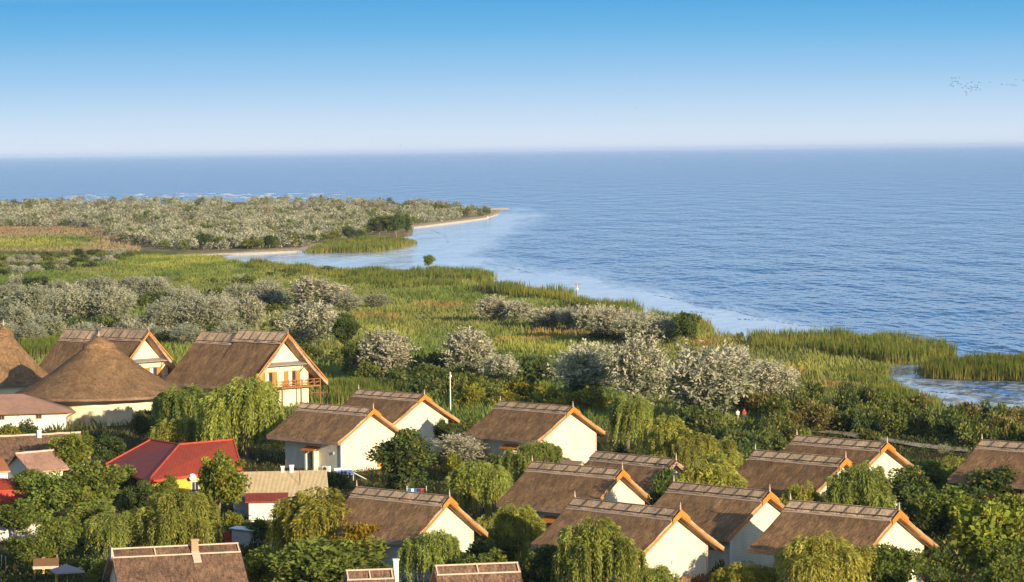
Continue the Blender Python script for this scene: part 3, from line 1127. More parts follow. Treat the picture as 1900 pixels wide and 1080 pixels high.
# ------------------------------------------------------------------ generic small gabled buildings (eave towards the viewer)
def gable_house(name, label, cat, left, right, zr, depth_run, drop, wallmat, roofmat, th=.3, back=None, wall_in=.6, thatched=True, cap=None, extra=None, wall_h=None, ridge_ext=0, soft=.07):
    """ridge runs from pixel `left` to pixel `right` at height zr; the slope falls by drop over depth_run"""
    A, B = gp(*left, zr), gp(*right, zr)
    u = (B - A)[:2]
    L = float(np.linalg.norm(u))
    rz = math.atan2(u[1], u[0])
    root = empty(name, ((A[0] + B[0]) / 2, (A[1] + B[1]) / 2, 0), rz)
    tag(root, label, cat)
    ze = zr - drop
    mb = MB()
    nl, ns = (26, 6) if thatched else (1, 1)
    rows = []
    for j in range(nl + 1):
        x = -L / 2 + L * j / nl
        row = []
        for i in range(-ns, ns + 1):
            y = depth_run * i / ns
            z = zr - drop * abs(i) / ns
            e = soft if thatched else 0
            row.append((x + jit(e), y, z + jit(e)))
        rows.append(row)
    for j in range(nl):
        for i in range(2 * ns):
            mb.poly([rows[j][i], rows[j + 1][i], rows[j + 1][i + 1], rows[j][i + 1]], 0)
    x0, x1 = -L / 2, L / 2
    for x, fl in ((x0, 1), (x1, -1)):
        q = [(x, -depth_run, ze), (x, 0, zr), (x, 0, zr - th), (x, -depth_run, ze - th)]
        mb.poly(q[::fl], 1)
        q = [(x, 0, zr), (x, depth_run, ze), (x, depth_run, ze - th), (x, 0, zr - th)]
        mb.poly(q[::fl], 1)
    for y in (-depth_run, depth_run):
        mb.poly([(x0, y, ze - th), (x1, y, ze - th), (x1, y, ze), (x0, y, ze)], 1)
    for s_ in (-1, 1):
        mb.poly([(x0, s_ * depth_run, ze - th), (x1, s_ * depth_run, ze - th), (x1, 0, zr - th), (x0, 0, zr - th)], 1)
    mb.build('roof', roofmat, root)
    hw = depth_run - wall_in
    wl = MB()
    rz_ = lambda y: zr - drop * abs(y) / depth_run - th - .02
    prof = [(-hw, -.3), (hw, -.3), (hw, rz_(hw)), (0, rz_(0)), (-hw, rz_(hw))]
    xa, xb = x0 + wall_in, x1 - wall_in
    wl.poly([(xa, y, z) for y, z in prof][::-1]); wl.poly([(xb, y, z) for y, z in prof])
    for p, q in zip(prof, prof[1:] + prof[:1]):
        wl.poly([(xa, p[0], p[1]), (xb, p[0], p[1]), (xb, q[0], q[1]), (xa, q[0], q[1])])
    wl.build('wall', wallmat, root)
    if cap == 'frame':
        sl = drop / depth_run
        run = 1.05
        for s_ in (-1, 1):
            f = MB()
            zz = lambda y: zr - sl * abs(y) + .09
            for y in (.05, run):
                f.box(x0 + .05, x1 - .05, s_ * y - .07, s_ * y + .07, zz(y) - .04, zz(y) + .08)
            k = max(2, int(L / 3.6))
            for q in range(k + 1):
                x = x0 + .15 + (L - .3) * q / k
                f.hexa([(x - .06, s_ * .1, zz(.1)), (x + .06, s_ * .1, zz(.1)), (x + .06, s_ * (run - .05), zz(run)), (x - .06, s_ * (run - .05), zz(run)),
                        (x - .06, s_ * .1, zz(.1) + .09), (x + .06, s_ * .1, zz(.1) + .09), (x + .06, s_ * (run - .05), zz(run) + .09), (x - .06, s_ * (run - .05), zz(run) + .09)])
            f.build('ridge_battens', M['palewood'], root)
    elif cap == 'roll':
        f = MB(); f.tube([(x0 + L * q / 10, 0, zr + .03 + jit(.03)) for q in range(11)], .14, 7); f.build('ridge_roll', M['palewood'], root)
    return root, L, depth_run, zr, drop


def chimney(parent, x, y, z0, z1, wd, m_, cap=True):
    c = MB(); c.box(x - wd / 2, x + wd / 2, y - wd / 2, y + wd / 2, z0, z1)
    co = c.build('chimney', m_, parent)
    if cap:
        k = MB(); k.box(x - wd / 2 - .07, x + wd / 2 + .07, y - wd / 2 - .07, y + wd / 2 + .07, z1 + .003, z1 + .12); k.build('chimney_cap', m_, co)
    return co


# bottom left: old reed roof with pale battens and brick chimney
r_, L_, dr_, zr_, dp_ = gable_house('reed_roofed_house', "brown reed roofed house with pale ridge battens and brick chimney stump", 'house',
                                    (204, 1020), (443, 1009), 5.2, 4.6, 3.0, M['cream'], [M['thatch_old'], M['thatch_cut']], th=.35, cap='frame')
ch = chimney(r_, L_ / 2 - 4.1, -.45, 4.3, 5.75, .62, M['brick'])
st = MB(); st.hexa([(L_ / 2 - 4.45, -2.0, 3.95), (L_ / 2 - 3.75, -2.0, 3.95), (L_ / 2 - 3.75, -.8, 4.72), (L_ / 2 - 4.45, -.8, 4.72),
                    (L_ / 2 - 4.45, -2.0, 4.06), (L_ / 2 - 3.75, -2.0, 4.06), (L_ / 2 - 3.75, -.8, 4.83), (L_ / 2 - 4.45, -.8, 4.83)])
st.build('chimney_flashing', M['palewood'], r_)
st = MB(); st.box(-L_ / 2 - .05, -L_ / 2 + .1, -1.0, .0, 4.3, 5.5); st.build('gable_board', M['palewood'], r_)

r_, L_, dr_, zr_, dp_ = gable_house('reed_roofed_house', "small reed roof with white chimney at the bottom edge, below the yellow leaved tree", 'house',
                                    (640, 1060), (729, 1057), 5.0, 4.4, 2.9, M['cream'], [M['thatch_old'], M['thatch_cut']], th=.35, cap='frame')
chimney(r_, L_ / 2 + .3, .35, 3.2, 5.75, .42, M['white'])
r_, L_, dr_, zr_, dp_ = gable_house('reed_roofed_house', "reed roof with pale batten frame at the bottom edge, below the middle willow", 'house',
                                    (805, 1051), (962, 1045), 5.0, 4.4, 2.9, M['cream'], [M['thatch_old'], M['thatch_cut']], th=.35, cap='frame')
r_, L_, dr_, zr_, dp_ = gable_house('reed_roofed_house', "long low dark reed roof with short white chimney, below the low cream building", 'house',
                                    (-60, 813), (150, 803), 4.6, 4.2, 2.6, M['cream'], [M['thatch_old'], M['thatch_cut']], th=.35, cap='roll')
chimney(r_, L_ / 2 - 5.6, -.35, 3.8, 5.1, .5, M['white'])
c2 = MB(); c2.tube([(L_ / 2 - 9.4, -.9, 3.9), (L_ / 2 - 9.4, -.9, 2.0)], .07, 5); c2.build('roof_pole', M['palewood'], r_)
gable_house('shed', "low shed with pinkish brown roof among the trees at the left", 'shed', (28, 842), (100, 836), 3.6, 3.4, 2.0, M['cream'], [M['pinkroof'], M['thatch_cut']], th=.2, cap='roll')
gable_house('small_house', "little cream house with terracotta roof cut by the left edge", 'house', (-45, 853), (6, 850), 4.2, 2.4, 1.3, M['white'], [M['terra'], M['brick']], th=.18, thatched=False, wall_in=.25)
gable_house('shed', "narrow red roofed shed at the left edge below the little cream house", 'shed', (-60, 890), (66, 886), 2.7, 2.6, 1.1, M['redpaint'], [M['redroof'], M['redpaint']], th=.15, thatched=False, wall_in=.2)
# tan corrugated roof
r_, L_, dr_, zr_, dp_ = gable_house('farm_house', "house with tan corrugated roof in front of the porch cottage", 'house',
                                    (425, 876), (606, 872), 4.6, 4.4, 2.3, M['white'], [M['tanroof'], M['palewood']], th=.12, thatched=False, wall_in=.5)
for x, hgt, wd in ((L_ / 2 - 4.9, .45, .36), (L_ / 2 - 3.9, .55, .44)):
    chimney(r_, x, -.1, zr_ - .2, zr_ + hgt, wd, M['white'])
pl = MB(); pl.tube([(L_ / 2 - 3.1, -2.6, 3.3), (L_ / 2 - 3.1, -2.6, 6.1)], .035, 5); pl.build('aerial_mast', M['darkwood'], r_)
# white outbuilding with red eave
A = gp(462, 968)
ob = empty('outbuilding', tuple(A), R(4))
tag(ob, "white outbuilding with a red pent roof below the tan corrugated roof", 'outbuilding')
k = MB(); k.box(0, 3.9, 0, 3.5, -.3, 2.1); k.build('wall', M['white'], ob)
k = MB(); k.hexa([(-.4, -.5, 2.1), (4.3, -.5, 2.1), (4.3, 3.6, 2.6), (-.4, 3.6, 2.6), (-.4, -.5, 2.24), (4.3, -.5, 2.24), (4.3, 3.6, 2.74), (-.4, 3.6, 2.74)])
k.build('roof', M['redroof'], ob)
# terracotta patch
gable_house('shed', "tiny terracotta tiled shed roof showing between dark green trees at the bottom", 'shed', (512, 1049), (566, 1045), 2.8, 2.0, 1.3, M['white'], [M['terra'], M['brick']], th=.12, thatched=False, wall_in=.2)
# corner brown roof behind D
gable_house('shed', "small brown shed roof half hidden behind willows left of the middle cottage", 'shed', (1045, 853), (1082, 856), 4.4, 2.4, 1.4, M['cream'], [M['pinkroof'], M['thatch_cut']], th=.2, thatched=False, wall_in=.3)

# ------------------------------------------------------------------ small yard things
def flagpole():
    p = gp(836, 764)
    r = empty('flagpole', tuple(p)); tag(r, "white flagpole with a small red and white flag beside the cream cottages", 'flagpole')
    k = MB(); k.tube([(0, 0, -.2), (0, 0, 3), (0, 0, 6.0)], [.10, .085, .06], 8); k.build('pole', M['whitepaint'], r)
    k = MB(); k.lathe([(.02, 5.95), (.11, 6.03), (.02, 6.14)], 8); k.build('finial', M['whitepaint'], r)
    for m_, z0, z1 in (('whitecloth', 5.35, 5.65), ('red', 5.05, 5.35)):
        k = MB()
        n = 6
        fr = [(.06 + .22 * math.sin(q * .5) * .5 + .03 * q, .05 * math.sin(q * 1.3)) for q in range(n)]
        for (a, b), (c, d) in zip(fr, fr[1:]):
            k.hexa([(a, b, z0), (c, d, z0), (c, d + .015, z0), (a, b + .015, z0), (a, b, z1), (c, d, z1), (c, d + .015, z1), (a, b + .015, z1)])
        k.build('flag', M[m_], r)


flagpole()


def parasol():
    p = gp(125, 1100)
    r = empty('parasol', tuple(p), R(20)); tag(r, "open mauve grey square parasol in the dark yard at the lower left", 'parasol')
    k = MB()
    c = [(-1.35, -1.35), (1.35, -1.35), (1.35, 1.35), (-1.35, 1.35)]
    for a, b in zip(c, c[1:] + c[:1]):
        k.poly([(a[0], a[1], 2.05), (b[0], b[1], 2.05), (0, 0, 2.62)])
        k.poly([(a[0], a[1], 2.03), (0, 0, 2.58), (b[0], b[1], 2.03)])
        k.poly([(a[0], a[1], 1.93), (b[0], b[1], 1.93), (b[0], b[1], 2.05), (a[0], a[1], 2.05)])
    k.build('canopy', M['parasol'], r)
    k = MB(); k.tube([(0, 0, 0), (0, 0, 2.7)], .035, 6); k.build('pole', M['palewood'], r)
    k = MB(); k.box(-.3, .3, -.3, .3, 0, .1); k.build('base', M['metal'], r)


parasol()


def post(label, px, py, h, wd, m_, cat='post', name='post'):
    p = gp(px, py)
    k = MB(); k.box(-wd / 2, wd / 2, -wd / 2, wd / 2, -.1, h); k.hexa([(-wd / 2 - .03, -wd / 2 - .03, h), (wd / 2 + .03, -wd / 2 - .03, h), (wd / 2 + .03, wd / 2 + .03, h), (-wd / 2 - .03, wd / 2 + .03, h), (-.03, -.03, h + .12), (.03, -.03, h + .12), (.03, .03, h + .12), (-.03, .03, h + .12)])
    o = k.build(name, M[m_]); o.location = tuple(p)
    return tag(o, label, cat)


post("yellow post standing just left of the parasol", 105, 1100, 1.9, .22, 'yellow')
post("tall yellow post in front of the small timber shelter", 81, 1063, 1.5, .22, 'yellow')
post("short orange timber post near the left edge", 28, 1062, .75, .28, 'orange')
post("thin pale stake at the far left, the left one of two", 3, 1050, 1.0, .09, 'palewood', 'stake', 'stake')
post("thin pale stake at the far left, the right one of two", 11, 1058, 1.25, .09, 'palewood', 'stake', 'stake')
post("white gate post beside the little cream house", 18, 886, 1.1, .14, 'whitepaint')
post("slim white post between the little cream house and the small cream chimney", 33, 887, 1.15, .12, 'whitepaint')
# small timber shelter
p = gp(86, 1073)
sh = empty('shelter', tuple(p), R(6)); tag(sh, "small timber shelter with brown roof and pale fascia in the yard at the lower left", 'shelter')
k = MB(); k.hexa([(-1.2, -.7, 1.15), (1.2, -.7, 1.15), (1.2, .8, 1.75), (-1.2, .8, 1.75), (-1.2, -.7, 1.22), (1.2, -.7, 1.22), (1.2, .8, 1.82), (-1.2, .8, 1.82)]); k.build('roof', M['brownwood'], sh)
k = MB(); k.box(-1.22, 1.22, -.78, -.7, .98, 1.24); k.build('fascia', M['palewood'], sh)
for x in (-1.1, 1.1):
    for y in (-.6, .7):
        k = MB(); k.box(x - .06, x + .06, y - .06, y + .06, 0, 1.15 if y < 0 else 1.7); k.build('leg', M['brownwood'], sh)
# white yard wall at left
p0, p1 = gp(-60, 1005), gp(82, 1003)
wl = empty('yard_wall', tuple((p0 + p1) / 2), math.atan2(p1[1] - p0[1], p1[0] - p0[0])); tag(wl, "white yard wall with a tiled red coping behind trees at the left edge", 'wall')
Lw = float(np.linalg.norm(p1 - p0))
k = MB(); k.box(-Lw / 2, Lw / 2, -.15, .15, -.3, 1.75); k.build('wall', M['white'], wl)
k = MB(); k.hexa([(-Lw / 2, -.3, 1.75), (Lw / 2, -.3, 1.75), (Lw / 2, .3, 1.75), (-Lw / 2, .3, 1.75), (-Lw / 2, -.03, 1.95), (Lw / 2, -.03, 1.95), (Lw / 2, .03, 1.95), (-Lw / 2, .03, 1.95)]); k.build('coping', M['terra'], wl)
# white sloped garden shed
p = gp(447, 1016)
gs = empty('garden_shed', tuple(p), R(-20)); tag(gs, "pale grey shed with a slanted white roof and red side panel", 'shed')
k = MB(); k.box(-1.0, 1.3, 0, 1.6, -.1, 1.75); k.build('wall', M['metal'], gs)
k = MB(); k.hexa([(-1.2, -.2, 1.9), (1.5, -.2, 1.7), (1.5, 1.8, 1.7), (-1.2, 1.8, 1.9), (-1.2, -.2, 2.0), (1.5, -.2, 1.8), (1.5, 1.8, 1.8), (-1.2, 1.8, 2.0)]); k.build('roof', M['whitepaint'], gs)
k = MB(); k.box(-1.9, -1.003, .2, .3, -.1, 1.6); k.build('side_panel', M['redpaint'], gs)
# blue barrels
def barrel(label, px, py, s=1.0):
    p = gp(px, py)
    k = MB(); k.lathe([(.02, 0), (.28, 0), (.30, .12), (.31, .3), (.29, .32), (.31, .35), (.31, .6), (.29, .62), (.31, .65), (.30, .83), (.27, .9), (.02, .9)], 14)
    r = empty('barrel', tuple(p), 0, (s, s, s)); tag(r, label, 'barrel')
    k.build('drum', M['blue'], r, True)
    k = MB(); k.lathe([(.02, .93), (.28, .93), (.29, .90)], 14); k.build('lid', M['whitepaint'], r)


barrel("blue barrel with white lid standing between the pale shed and the big middle willow", 502, 1026, 1.15)
barrel("blue barrel in the leaves at the left end of the battened reed roof", 214, 1076, 1.2)
# solar water heater on a stand beside the porch cottage
p = gp(640, 892)
sw = empty('solar_heater', tuple(p), R(35)); tag(sw, "blue solar water heater panel on a white frame beside the porch cottage", 'solar heater')
k = MB(); k.hexa([(-1.1, -.6, .75), (1.1, -.6, .75), (1.1, .7, 1.2), (-1.1, .7, 1.2), (-1.1, -.6, .85), (1.1, -.6, .85), (1.1, .7, 1.3), (-1.1, .7, 1.3)]); k.build('panel', M['panelblue'], sw)
k = MB(); k.tube([(-1.15, .8, 1.35), (1.15, .8, 1.35)], .2, 10); k.build('tank', M['whitepaint'], sw)
for x in (-.9, .9):
    k = MB(); k.tube([(x, -.5, 0), (x, -.5, .78)], .04, 5); k.build('leg', M['whitepaint'], sw)
    k = MB(); k.tube([(x, .6, 0), (x, .6, 1.18)], .04, 5); k.build('leg', M['whitepaint'], sw)
k = MB(); k.tube([(1.0, .5, 1.15), (2.6, -.8, .05)], .05, 5); k.build('brace', M['whitepaint'], sw)
# outdoor AC unit
p = gp(606, 884)
ac = empty('air_conditioner', tuple(p), R(-30)); tag(ac, "white outdoor air conditioner unit on a stand at the end of the tan roof", 'air conditioner')
k = MB(); k.box(-.5, .5, -.2, .2, .55, 1.3); k.build('casing', M['whitepaint'], ac)
k = MB(); k.lathe([(.27, 0), (.27, .03), (.02, .03)], 14); q = k.build('fan_grille', M['darkwood'], ac); q.location = (-.12, -.2, .92); q.rotation_euler = (R(90), 0, 0)
for x in (-.4, .4):
    k = MB(); k.box(x - .04, x + .04, -.15, .15, 0, .547); k.build('leg', M['metal'], ac)
# washing line
p = gp(772, 926)
cl = empty('washing_line', tuple(p), R(-4), (.8, .8, .8)); tag(cl, "washing line with blue and white laundry under trees behind the middle reed roof", 'washing line')
for x in (-1.3, 1.5):
    k = MB(); k.tube([(x, 0, -.1), (x, 0, 1.9)], .05, 6); k.build('post', M['whitepaint'], cl)
k = MB(); k.tube([(-1.3, 0, 1.5), (1.5, 0, 1.5)], .015, 4); k.build('line', M['whitepaint'], cl)
for x, m_, h_ in ((-.95, 'blue', .75), (-.5, 'whitecloth', .7), (-.08, 'blue', .8), (.4, 'denim', .65), (.9, 'red', .6)):
    k = MB(); k.box(x - .19, x + .19, -.03, .03, 1.49 - h_, 1.5); k.build('laundry', M[m_], cl)
# wooden gate / balustrade by the balcony house
p = gp(591, 741)
fe = empty('wooden_railing', tuple(p), R(8)); tag(fe, "short brown wooden railing at the foot of the balcony house", 'railing')
for x in (-1.1, 0, 1.1):
    k = MB(); k.box(x - .08, x + .08, -.08, .08, -.2, 1.3); k.build('post', M['brownwood'], fe)
k = MB(); k.box(-1.1, 1.1, -.05, .05, 1.05, 1.18); k.build('handrail', M['brownwood'], fe)
k = MB()
for a in (-1.02, .08):
    k.tube([(a, 0, .1), (a + .94, 0, 1.05)], .045, 4)
    k.tube([(a, .02, 1.05), (a + .94, .02, .1)], .045, 4)
k.build('cross_brace', M['brownwood'], fe)
p = gp(597, 760)
fe = empty('board_walk', tuple(p), R(10)); tag(fe, "grey boardwalk deck leading away behind the cream cottages", 'boardwalk')
k = MB()
for q in range(14):
    k.box(-2.8 + q * .42, -2.8 + q * .42 + .36, -1.0, 1.0, .32, .4)
k.build('deck', M['greywood'], fe)
for x in (-2.4, 0, 2.4):
    for y in (-.8, .8):
        k = MB(); k.box(x - .08, x + .08, y - .08, y + .08, -.3, .317); k.build('pile', M['brownwood'], fe)
# dry reed screen beside front cottage
p = gp(1290, 1112)
fs = empty('reed_fence', tuple(p), R(41)); tag(fs, "brown dry reed screen at the foot of the sunlit front gable", 'fence')
k = MB()
for q in range(40):
    x = -2.4 + q * .12
    k.box(x, x + .10, jit(.03) - .03, jit(.02) + .04, -.1, 2.1 + jit(.2))
k.build('screen', M['fence_reed'], fs)
for x in (-2.3, 0, 2.3):
    k = MB(); k.box(x - .06, x + .06, .06, .18, -.1, 2.2); k.build('post', M['brownwood'], fs)
# sandy track
def ribbon(name, px_pts, widths, z, material, label, cat):
    k = MB(); prev = None
    for (x, y), wd in zip(px_pts, widths):
        c = gp(x, y, 0)
        a, b = (c[0] + jit(.15), c[1] - wd, z), (c[0] + jit(.15), c[1] + wd, z)
        if prev: k.poly([prev[0], a, b, prev[1]])
        prev = (a, b)
    o = k.build(name, material)
    return tag(o, label, cat, kind='structure')


ribbon('path', [(1500, 800), (1550, 804), (1580, 809), (1610, 813), (1640, 818), (1665, 822), (1700, 828), (1750, 834), (1800, 838)], [3.4, 3.6, 4, 4, 3.4, 3.4, 3.4, 3.2, 3], .22, M['sandpath'], "pale sandy track behind the right hand cottages", 'track')

def bank(px_pts, hgt, dep, label):
    """low rounded sand bank along a shore"""
    k = MB(); prev = None
    P_ = []
    for (a, b), (c, d) in zip(px_pts, px_pts[1:]):
        for q in range(6):
            P_.append((a + (c - a) * q / 6, b + (d - b) * q / 6))
    P_.append(px_pts[-1])
    for i, (x, y) in enumerate(P_):
        c = gp(x, y, 0)
        e = .35 + .65 * math.sin(math.pi * min(1, max(0.02, i / (len(P_) - 1)))) ** .4
        h = hgt * e * random.uniform(.85, 1.1)
        row = [(c[0], c[1] - dep, -.6), (c[0], c[1] - dep * .55, h * .35), (c[0], c[1], h), (c[0], c[1] + dep, h * .8), (c[0], c[1] + dep * 2, -.3)]
        b0_ = len(k.v); k.v += row
        if prev is not None:
            for j in range(4):
                k.f.append((prev + j, b0_ + j, b0_ + j + 1, prev + j + 1)); k.mi.append(0)
        prev = b0_
    o = k.build('beach', M['sand'], None, True)
    return tag(o, label, 'beach', kind='structure')


bank([(268, 474), (300, 476.5), (340, 475.5), (420, 471.5), (480, 469.5), (562, 465.5)], .5, 3.0, "pale sand strip along the spit's inner shore")
bank([(768, 422), (800, 418.5), (860, 411), (903, 405), (925, 396.5)], .6, 4.0, "pale sand beach behind the spit's tip")
bank([(900, 388.5), (925, 387.8), (945, 387.2)], .7, 5.0, "bare sand tip of the spit")

# ------------------------------------------------------------------ people
def person(label, px, py, top, legs, face=0.0, stride=.22, height=1.74, pack=None):
    p = gp(px, py)
    s = height / 1.74
    me = bpy.data.meshes.new('person')
    J = [(0, 0, .93, .13, .10), (0, 0, 1.12, .125, .09), (0, 0, 1.35, .155, .10), (0, 0, 1.46, .07, .065), (0, -.015, 1.55, .075, .085), (0, -.02, 1.66, .085, .10), (0, -.01, 1.73, .05, .06),
         (-.18, 0, 1.40, .06, .06), (-.23, .03, 1.14, .045, .045), (-.22, -.10, .92, .035, .035), (-.22, -.13, .84, .035, .02),
         (.18, 0, 1.40, .06, .06), (.23, -.02, 1.14, .045, .045), (.22, -.12, .94, .035, .035), (.22, -.15, .86, .035, .02),
         (-.09, 0, .86, .095, .095), (-.09, -stride * .6, .48, .065, .07), (-.09, -stride, .09, .04, .045), (-.09, -stride - .15, .04, .04, .03),
         (.09, 0, .86, .095, .095), (.09, stride * .25, .48, .065, .07), (.09, stride, .11, .04, .045), (.09, stride - .13, .04, .04, .03)]
    E_ = [(0, 1), (1, 2), (2, 3), (3, 4), (4, 5), (5, 6), (2, 7), (7, 8), (8, 9), (9, 10), (2, 11), (11, 12), (12, 13), (13, 14), (0, 15), (15, 16), (16, 17), (17, 18), (0, 19), (19, 20), (20, 21), (21, 22)]
    me.from_pydata([j[:3] for j in J], E_, [])
    o = bpy.data.objects.new('person', me); COL.objects.link(o)
    o.modifiers.new('skin', 'SKIN'); sb = o.modifiers.new('sub', 'SUBSURF'); sb.levels = sb.render_levels = 2
    for i, j in enumerate(J):
        me.skin_vertices[0].data[i].radius = (j[3], j[4])
    me.skin_vertices[0].data[0].use_root = True
    me.materials.append(M['skin'])
    o.location = tuple(p); o.rotation_euler = (0, 0, face); o.scale = (s, s, s)
    tag(o, label, 'person')
    sh_ = MB()
    n = 14
    prof = [(.20, .135, .90), (.185, .13, 1.1), (.205, .14, 1.3), (.20, .12, 1.42), (.09, .085, 1.475)]
    for a, b, z in prof:
        for q in range(n):
            t = 2 * math.pi * q / n
            sh_.v.append((a * math.cos(t), b * math.sin(t), z))
    for i in range(len(prof) - 1):
        for q in range(n):
            sh_.f.append((i * n + q, i * n + (q + 1) % n, (i + 1) * n + (q + 1) % n, (i + 1) * n + q)); sh_.mi.append(0)
    for sg, ey in ((-1, .03), (1, -.02)):
        sh_.tube([(sg * .17, 0, 1.41), (sg * .235, ey, 1.15)], [.08, .068], 8)
    sh_.build('shirt', M[top], o, True)
    tr = MB()
    for sg, ky, fy in ((-1, -stride * .6, -stride), (1, stride * .25, stride)):
        tr.tube([(sg * .09, 0, .93), (sg * .09, ky, .48), (sg * .09, fy, .14)], [.125, .09, .07], 9)
    tr.build('trousers', M[legs], o, True)
    hr_ = MB(); hr_.lathe([(.105, 1.64), (.112, 1.70), (.09, 1.77), (.02, 1.80)], 12, (0, .005)); hr_.build('hair', M['hair'], o, True)
    for sg, fy in ((-1, -stride), (1, stride)):
        s2 = MB(); s2.box(sg * .09 - .05, sg * .09 + .05, fy - .2, fy + .07, 0, .09); s2.build('shoe', M['darkwood'], o)
    return o


person("person in a white shirt and khaki trousers walking beside another by the silver tree", 1369, 781, 'whitecloth', 'khaki', R(25))
person("person in a red shirt and dark trousers walking through the bushes beside the silver tree", 1381, 780, 'red', 'denim', R(15))
person("distant person in white standing on the sand near the tip of the spit", 905, 406, 'whitecloth', 'whitecloth', 0, .06)

# ------------------------------------------------------------------ birds
def bird(label, pos, span, m_, group=None, yaw=0, bank=0.0, flap=.3):
    r = empty('bird', tuple(pos), yaw, (span, span, span)); tag(r, label, 'bird', group)
    r.rotation_euler = (0, bank, yaw)
    k = MB(); k.tube([(0, -.26, .01), (0, -.14, .02), (0, 0, 0), (0, .16, 0), (0, .27, -.005)], [.012, .035, .06, .045, .03], 7); k.build('body', m_, r, True)
    for sg in (-1, 1):
        k = MB()
        a = [(sg * .03, -.08, .03), (sg * .03, .09, .03), (sg * .26, .07, .03 + flap * .26), (sg * .26, -.06, .03 + flap * .26), (sg * .5, .06, .03 + flap * .34), (sg * .5, .01, .03 + flap * .34)]
        t_ = .014
        k.hexa([a[0], a[1], a[2], a[3], *[(q[0], q[1], q[2] + t_) for q in a[:4]]])
        k.hexa([a[3], a[2], a[4], a[5], *[(q[0], q[1], q[2] + t_ * .6) for q in (a[3], a[2], a[4], a[5])]])
        k.build('wing', m_, r)
    return r


flock = [(600, 410), (650, 405), (720, 405), (610, 465), (650, 460), (690, 465), (590, 495), (560, 512), (580, 530), (620, 545), (700, 500), (745, 510), (770, 568), (830, 540), (855, 495),
         (925, 478), (1050, 480), (1020, 530), (980, 525), (915, 550), (945, 567), (985, 560), (1020, 570), (875, 580), (925, 600), (910, 632), (995, 605), (1070, 602), (820, 628),
         (838, 645), (835, 685)]
strag = [(1225, 475), (1430, 510), (1515, 512), (1575, 520), (1615, 522), (1660, 532), (1665, 432), (1785, 440)]
b0 = None


def place_bird(px, py, dist, label, group, span, yaw, flap_bank):
    global b0
    pos = at_depth(px, py, dist)
    if b0 is None:
        b0 = bird(label, pos, span, M['bird'], group, yaw, flap_bank)
        return b0
    c = copy_tree(b0)
    c.location = tuple(pos); c.scale = (span, span, span); c.rotation_euler = (0, flap_bank, yaw)
    c['label'] = label
    if group: c['group'] = group
    elif 'group' in c: del c['group']
    return c


for x, y in flock:
    place_bird(1700 + x / 9, 100 + y / 9, 1000 + jit(60), "dark bird in the dense flock at the upper right sky", "flock of dark birds in the upper right sky", 1.0 + jit(.15), R(60) + jit(.8), jit(.5))
for x, y in strag:
    place_bird(1700 + x / 9, 100 + y / 9, 1000 + jit(40), "dark bird trailing the flock near the right edge of the sky", "birds trailing the flock", .95 + jit(.1), R(60) + jit(.8), jit(.5))
for x, y, l in ((498, 183, "single bird high over the left part of the lake"), (840, 201, "single bird above the middle of the horizon, left of a pair"), (1165, 143, "upper bird of two flying one above the other right of middle"),
                (1178, 201, "lower bird of two flying one above the other right of middle"), (743, 271, "single bird just above the horizon line")):
    place_bird(x, y, 1000, l, None, .85, R(70) + jit(.6), jit(.3))
g_ = bird("white gull gliding low over the meadow above the cottages", gp(748, 640) + np.array([0, 0, 1.6]), 1.25, M['gull'], None, R(70), R(15), .45)

# net marker in the shallow water
p = gp(1071, 536, WATER_Z)
mk = empty('net_marker', tuple(p)); tag(mk, "pale fishing net marker with a pinkish flag standing in the shallows", 'marker')
k = MB(); k.tube([(0, 0, -.8), (.05, 0, 1.7)], .09, 6); k.build('pole', M['palewood'], mk)
k = MB(); k.hexa([(-.7, 0, .95), (.8, 0, 1.2), (.8, .05, 1.2), (-.7, .05, .95), (-.75, 0, 1.55), (.9, 0, 1.6), (.9, .05, 1.6), (-.75, .05, 1.55)]); k.build('flag', M['terra'], mk)
k = MB(); k.lathe([(.02, -.3), (.3, -.12), (.35, .1), (.25, .25), (.02, .3)], 10); k.build('float', M['whitepaint'], mk, True)

# ------------------------------------------------------------------ plants: prototypes
def col_var(n, base, dv=.25, yellow=.0, ycol=(.30, .24, .03)):
    c = np.array(base)[None, :] * (1 + (rng.random((n, 1)) - .5) * 2 * dv)
    if yellow:
        k = (rng.random((n, 1)) < yellow)
        c = np.where(k, np.array(ycol)[None, :] * (1 + (rng.random((n, 1)) - .5) * .5), c)
    return c


def crown_mesh(name, parts, material):
    V = np.concatenate([p[0] for p in parts])
    C = np.concatenate([np.repeat(p[1], 4, 0) for p in parts])
    return np_mesh(name, V, 4, C, material)


def limb_mesh(name, h, reach, seed, m_, top=.8, n=6, r0=.22):
    rd = random.Random(seed)
    mb = MB()
    lean = (rd.uniform(-.3, .3), rd.uniform(-.3, .3))
    fork = h * rd.uniform(.28, .36)
    mb.tube([(0, 0, -.25), (lean[0] * .3, lean[1] * .3, fork * .5), (lean[0], lean[1], fork), (lean[0] * 1.5, lean[1] * 1.5, h * .62), (lean[0] * 1.7, lean[1] * 1.7, h * top)], [r0, r0 * .85, r0 * .7, r0 * .4, r0 * .1], 8)
    for i in range(n):
        t = 2 * math.pi * i / n + rd.uniform(-.4, .4)
        r = reach * rd.uniform(.55, .85)
        z0 = fork * rd.uniform(.8, 1.25)
        mb.tube([(lean[0], lean[1], z0), (math.cos(t) * r * .45, math.sin(t) * r * .45, h * rd.uniform(.5, .62)), (math.cos(t) * r, math.sin(t) * r, h * rd.uniform(.62, .82))], [r0 * .45, r0 * .28, r0 * .08], 6)
    return mb.mesh(name, m_, True)


WIL_W, WIL_H = 8.0, 7.6


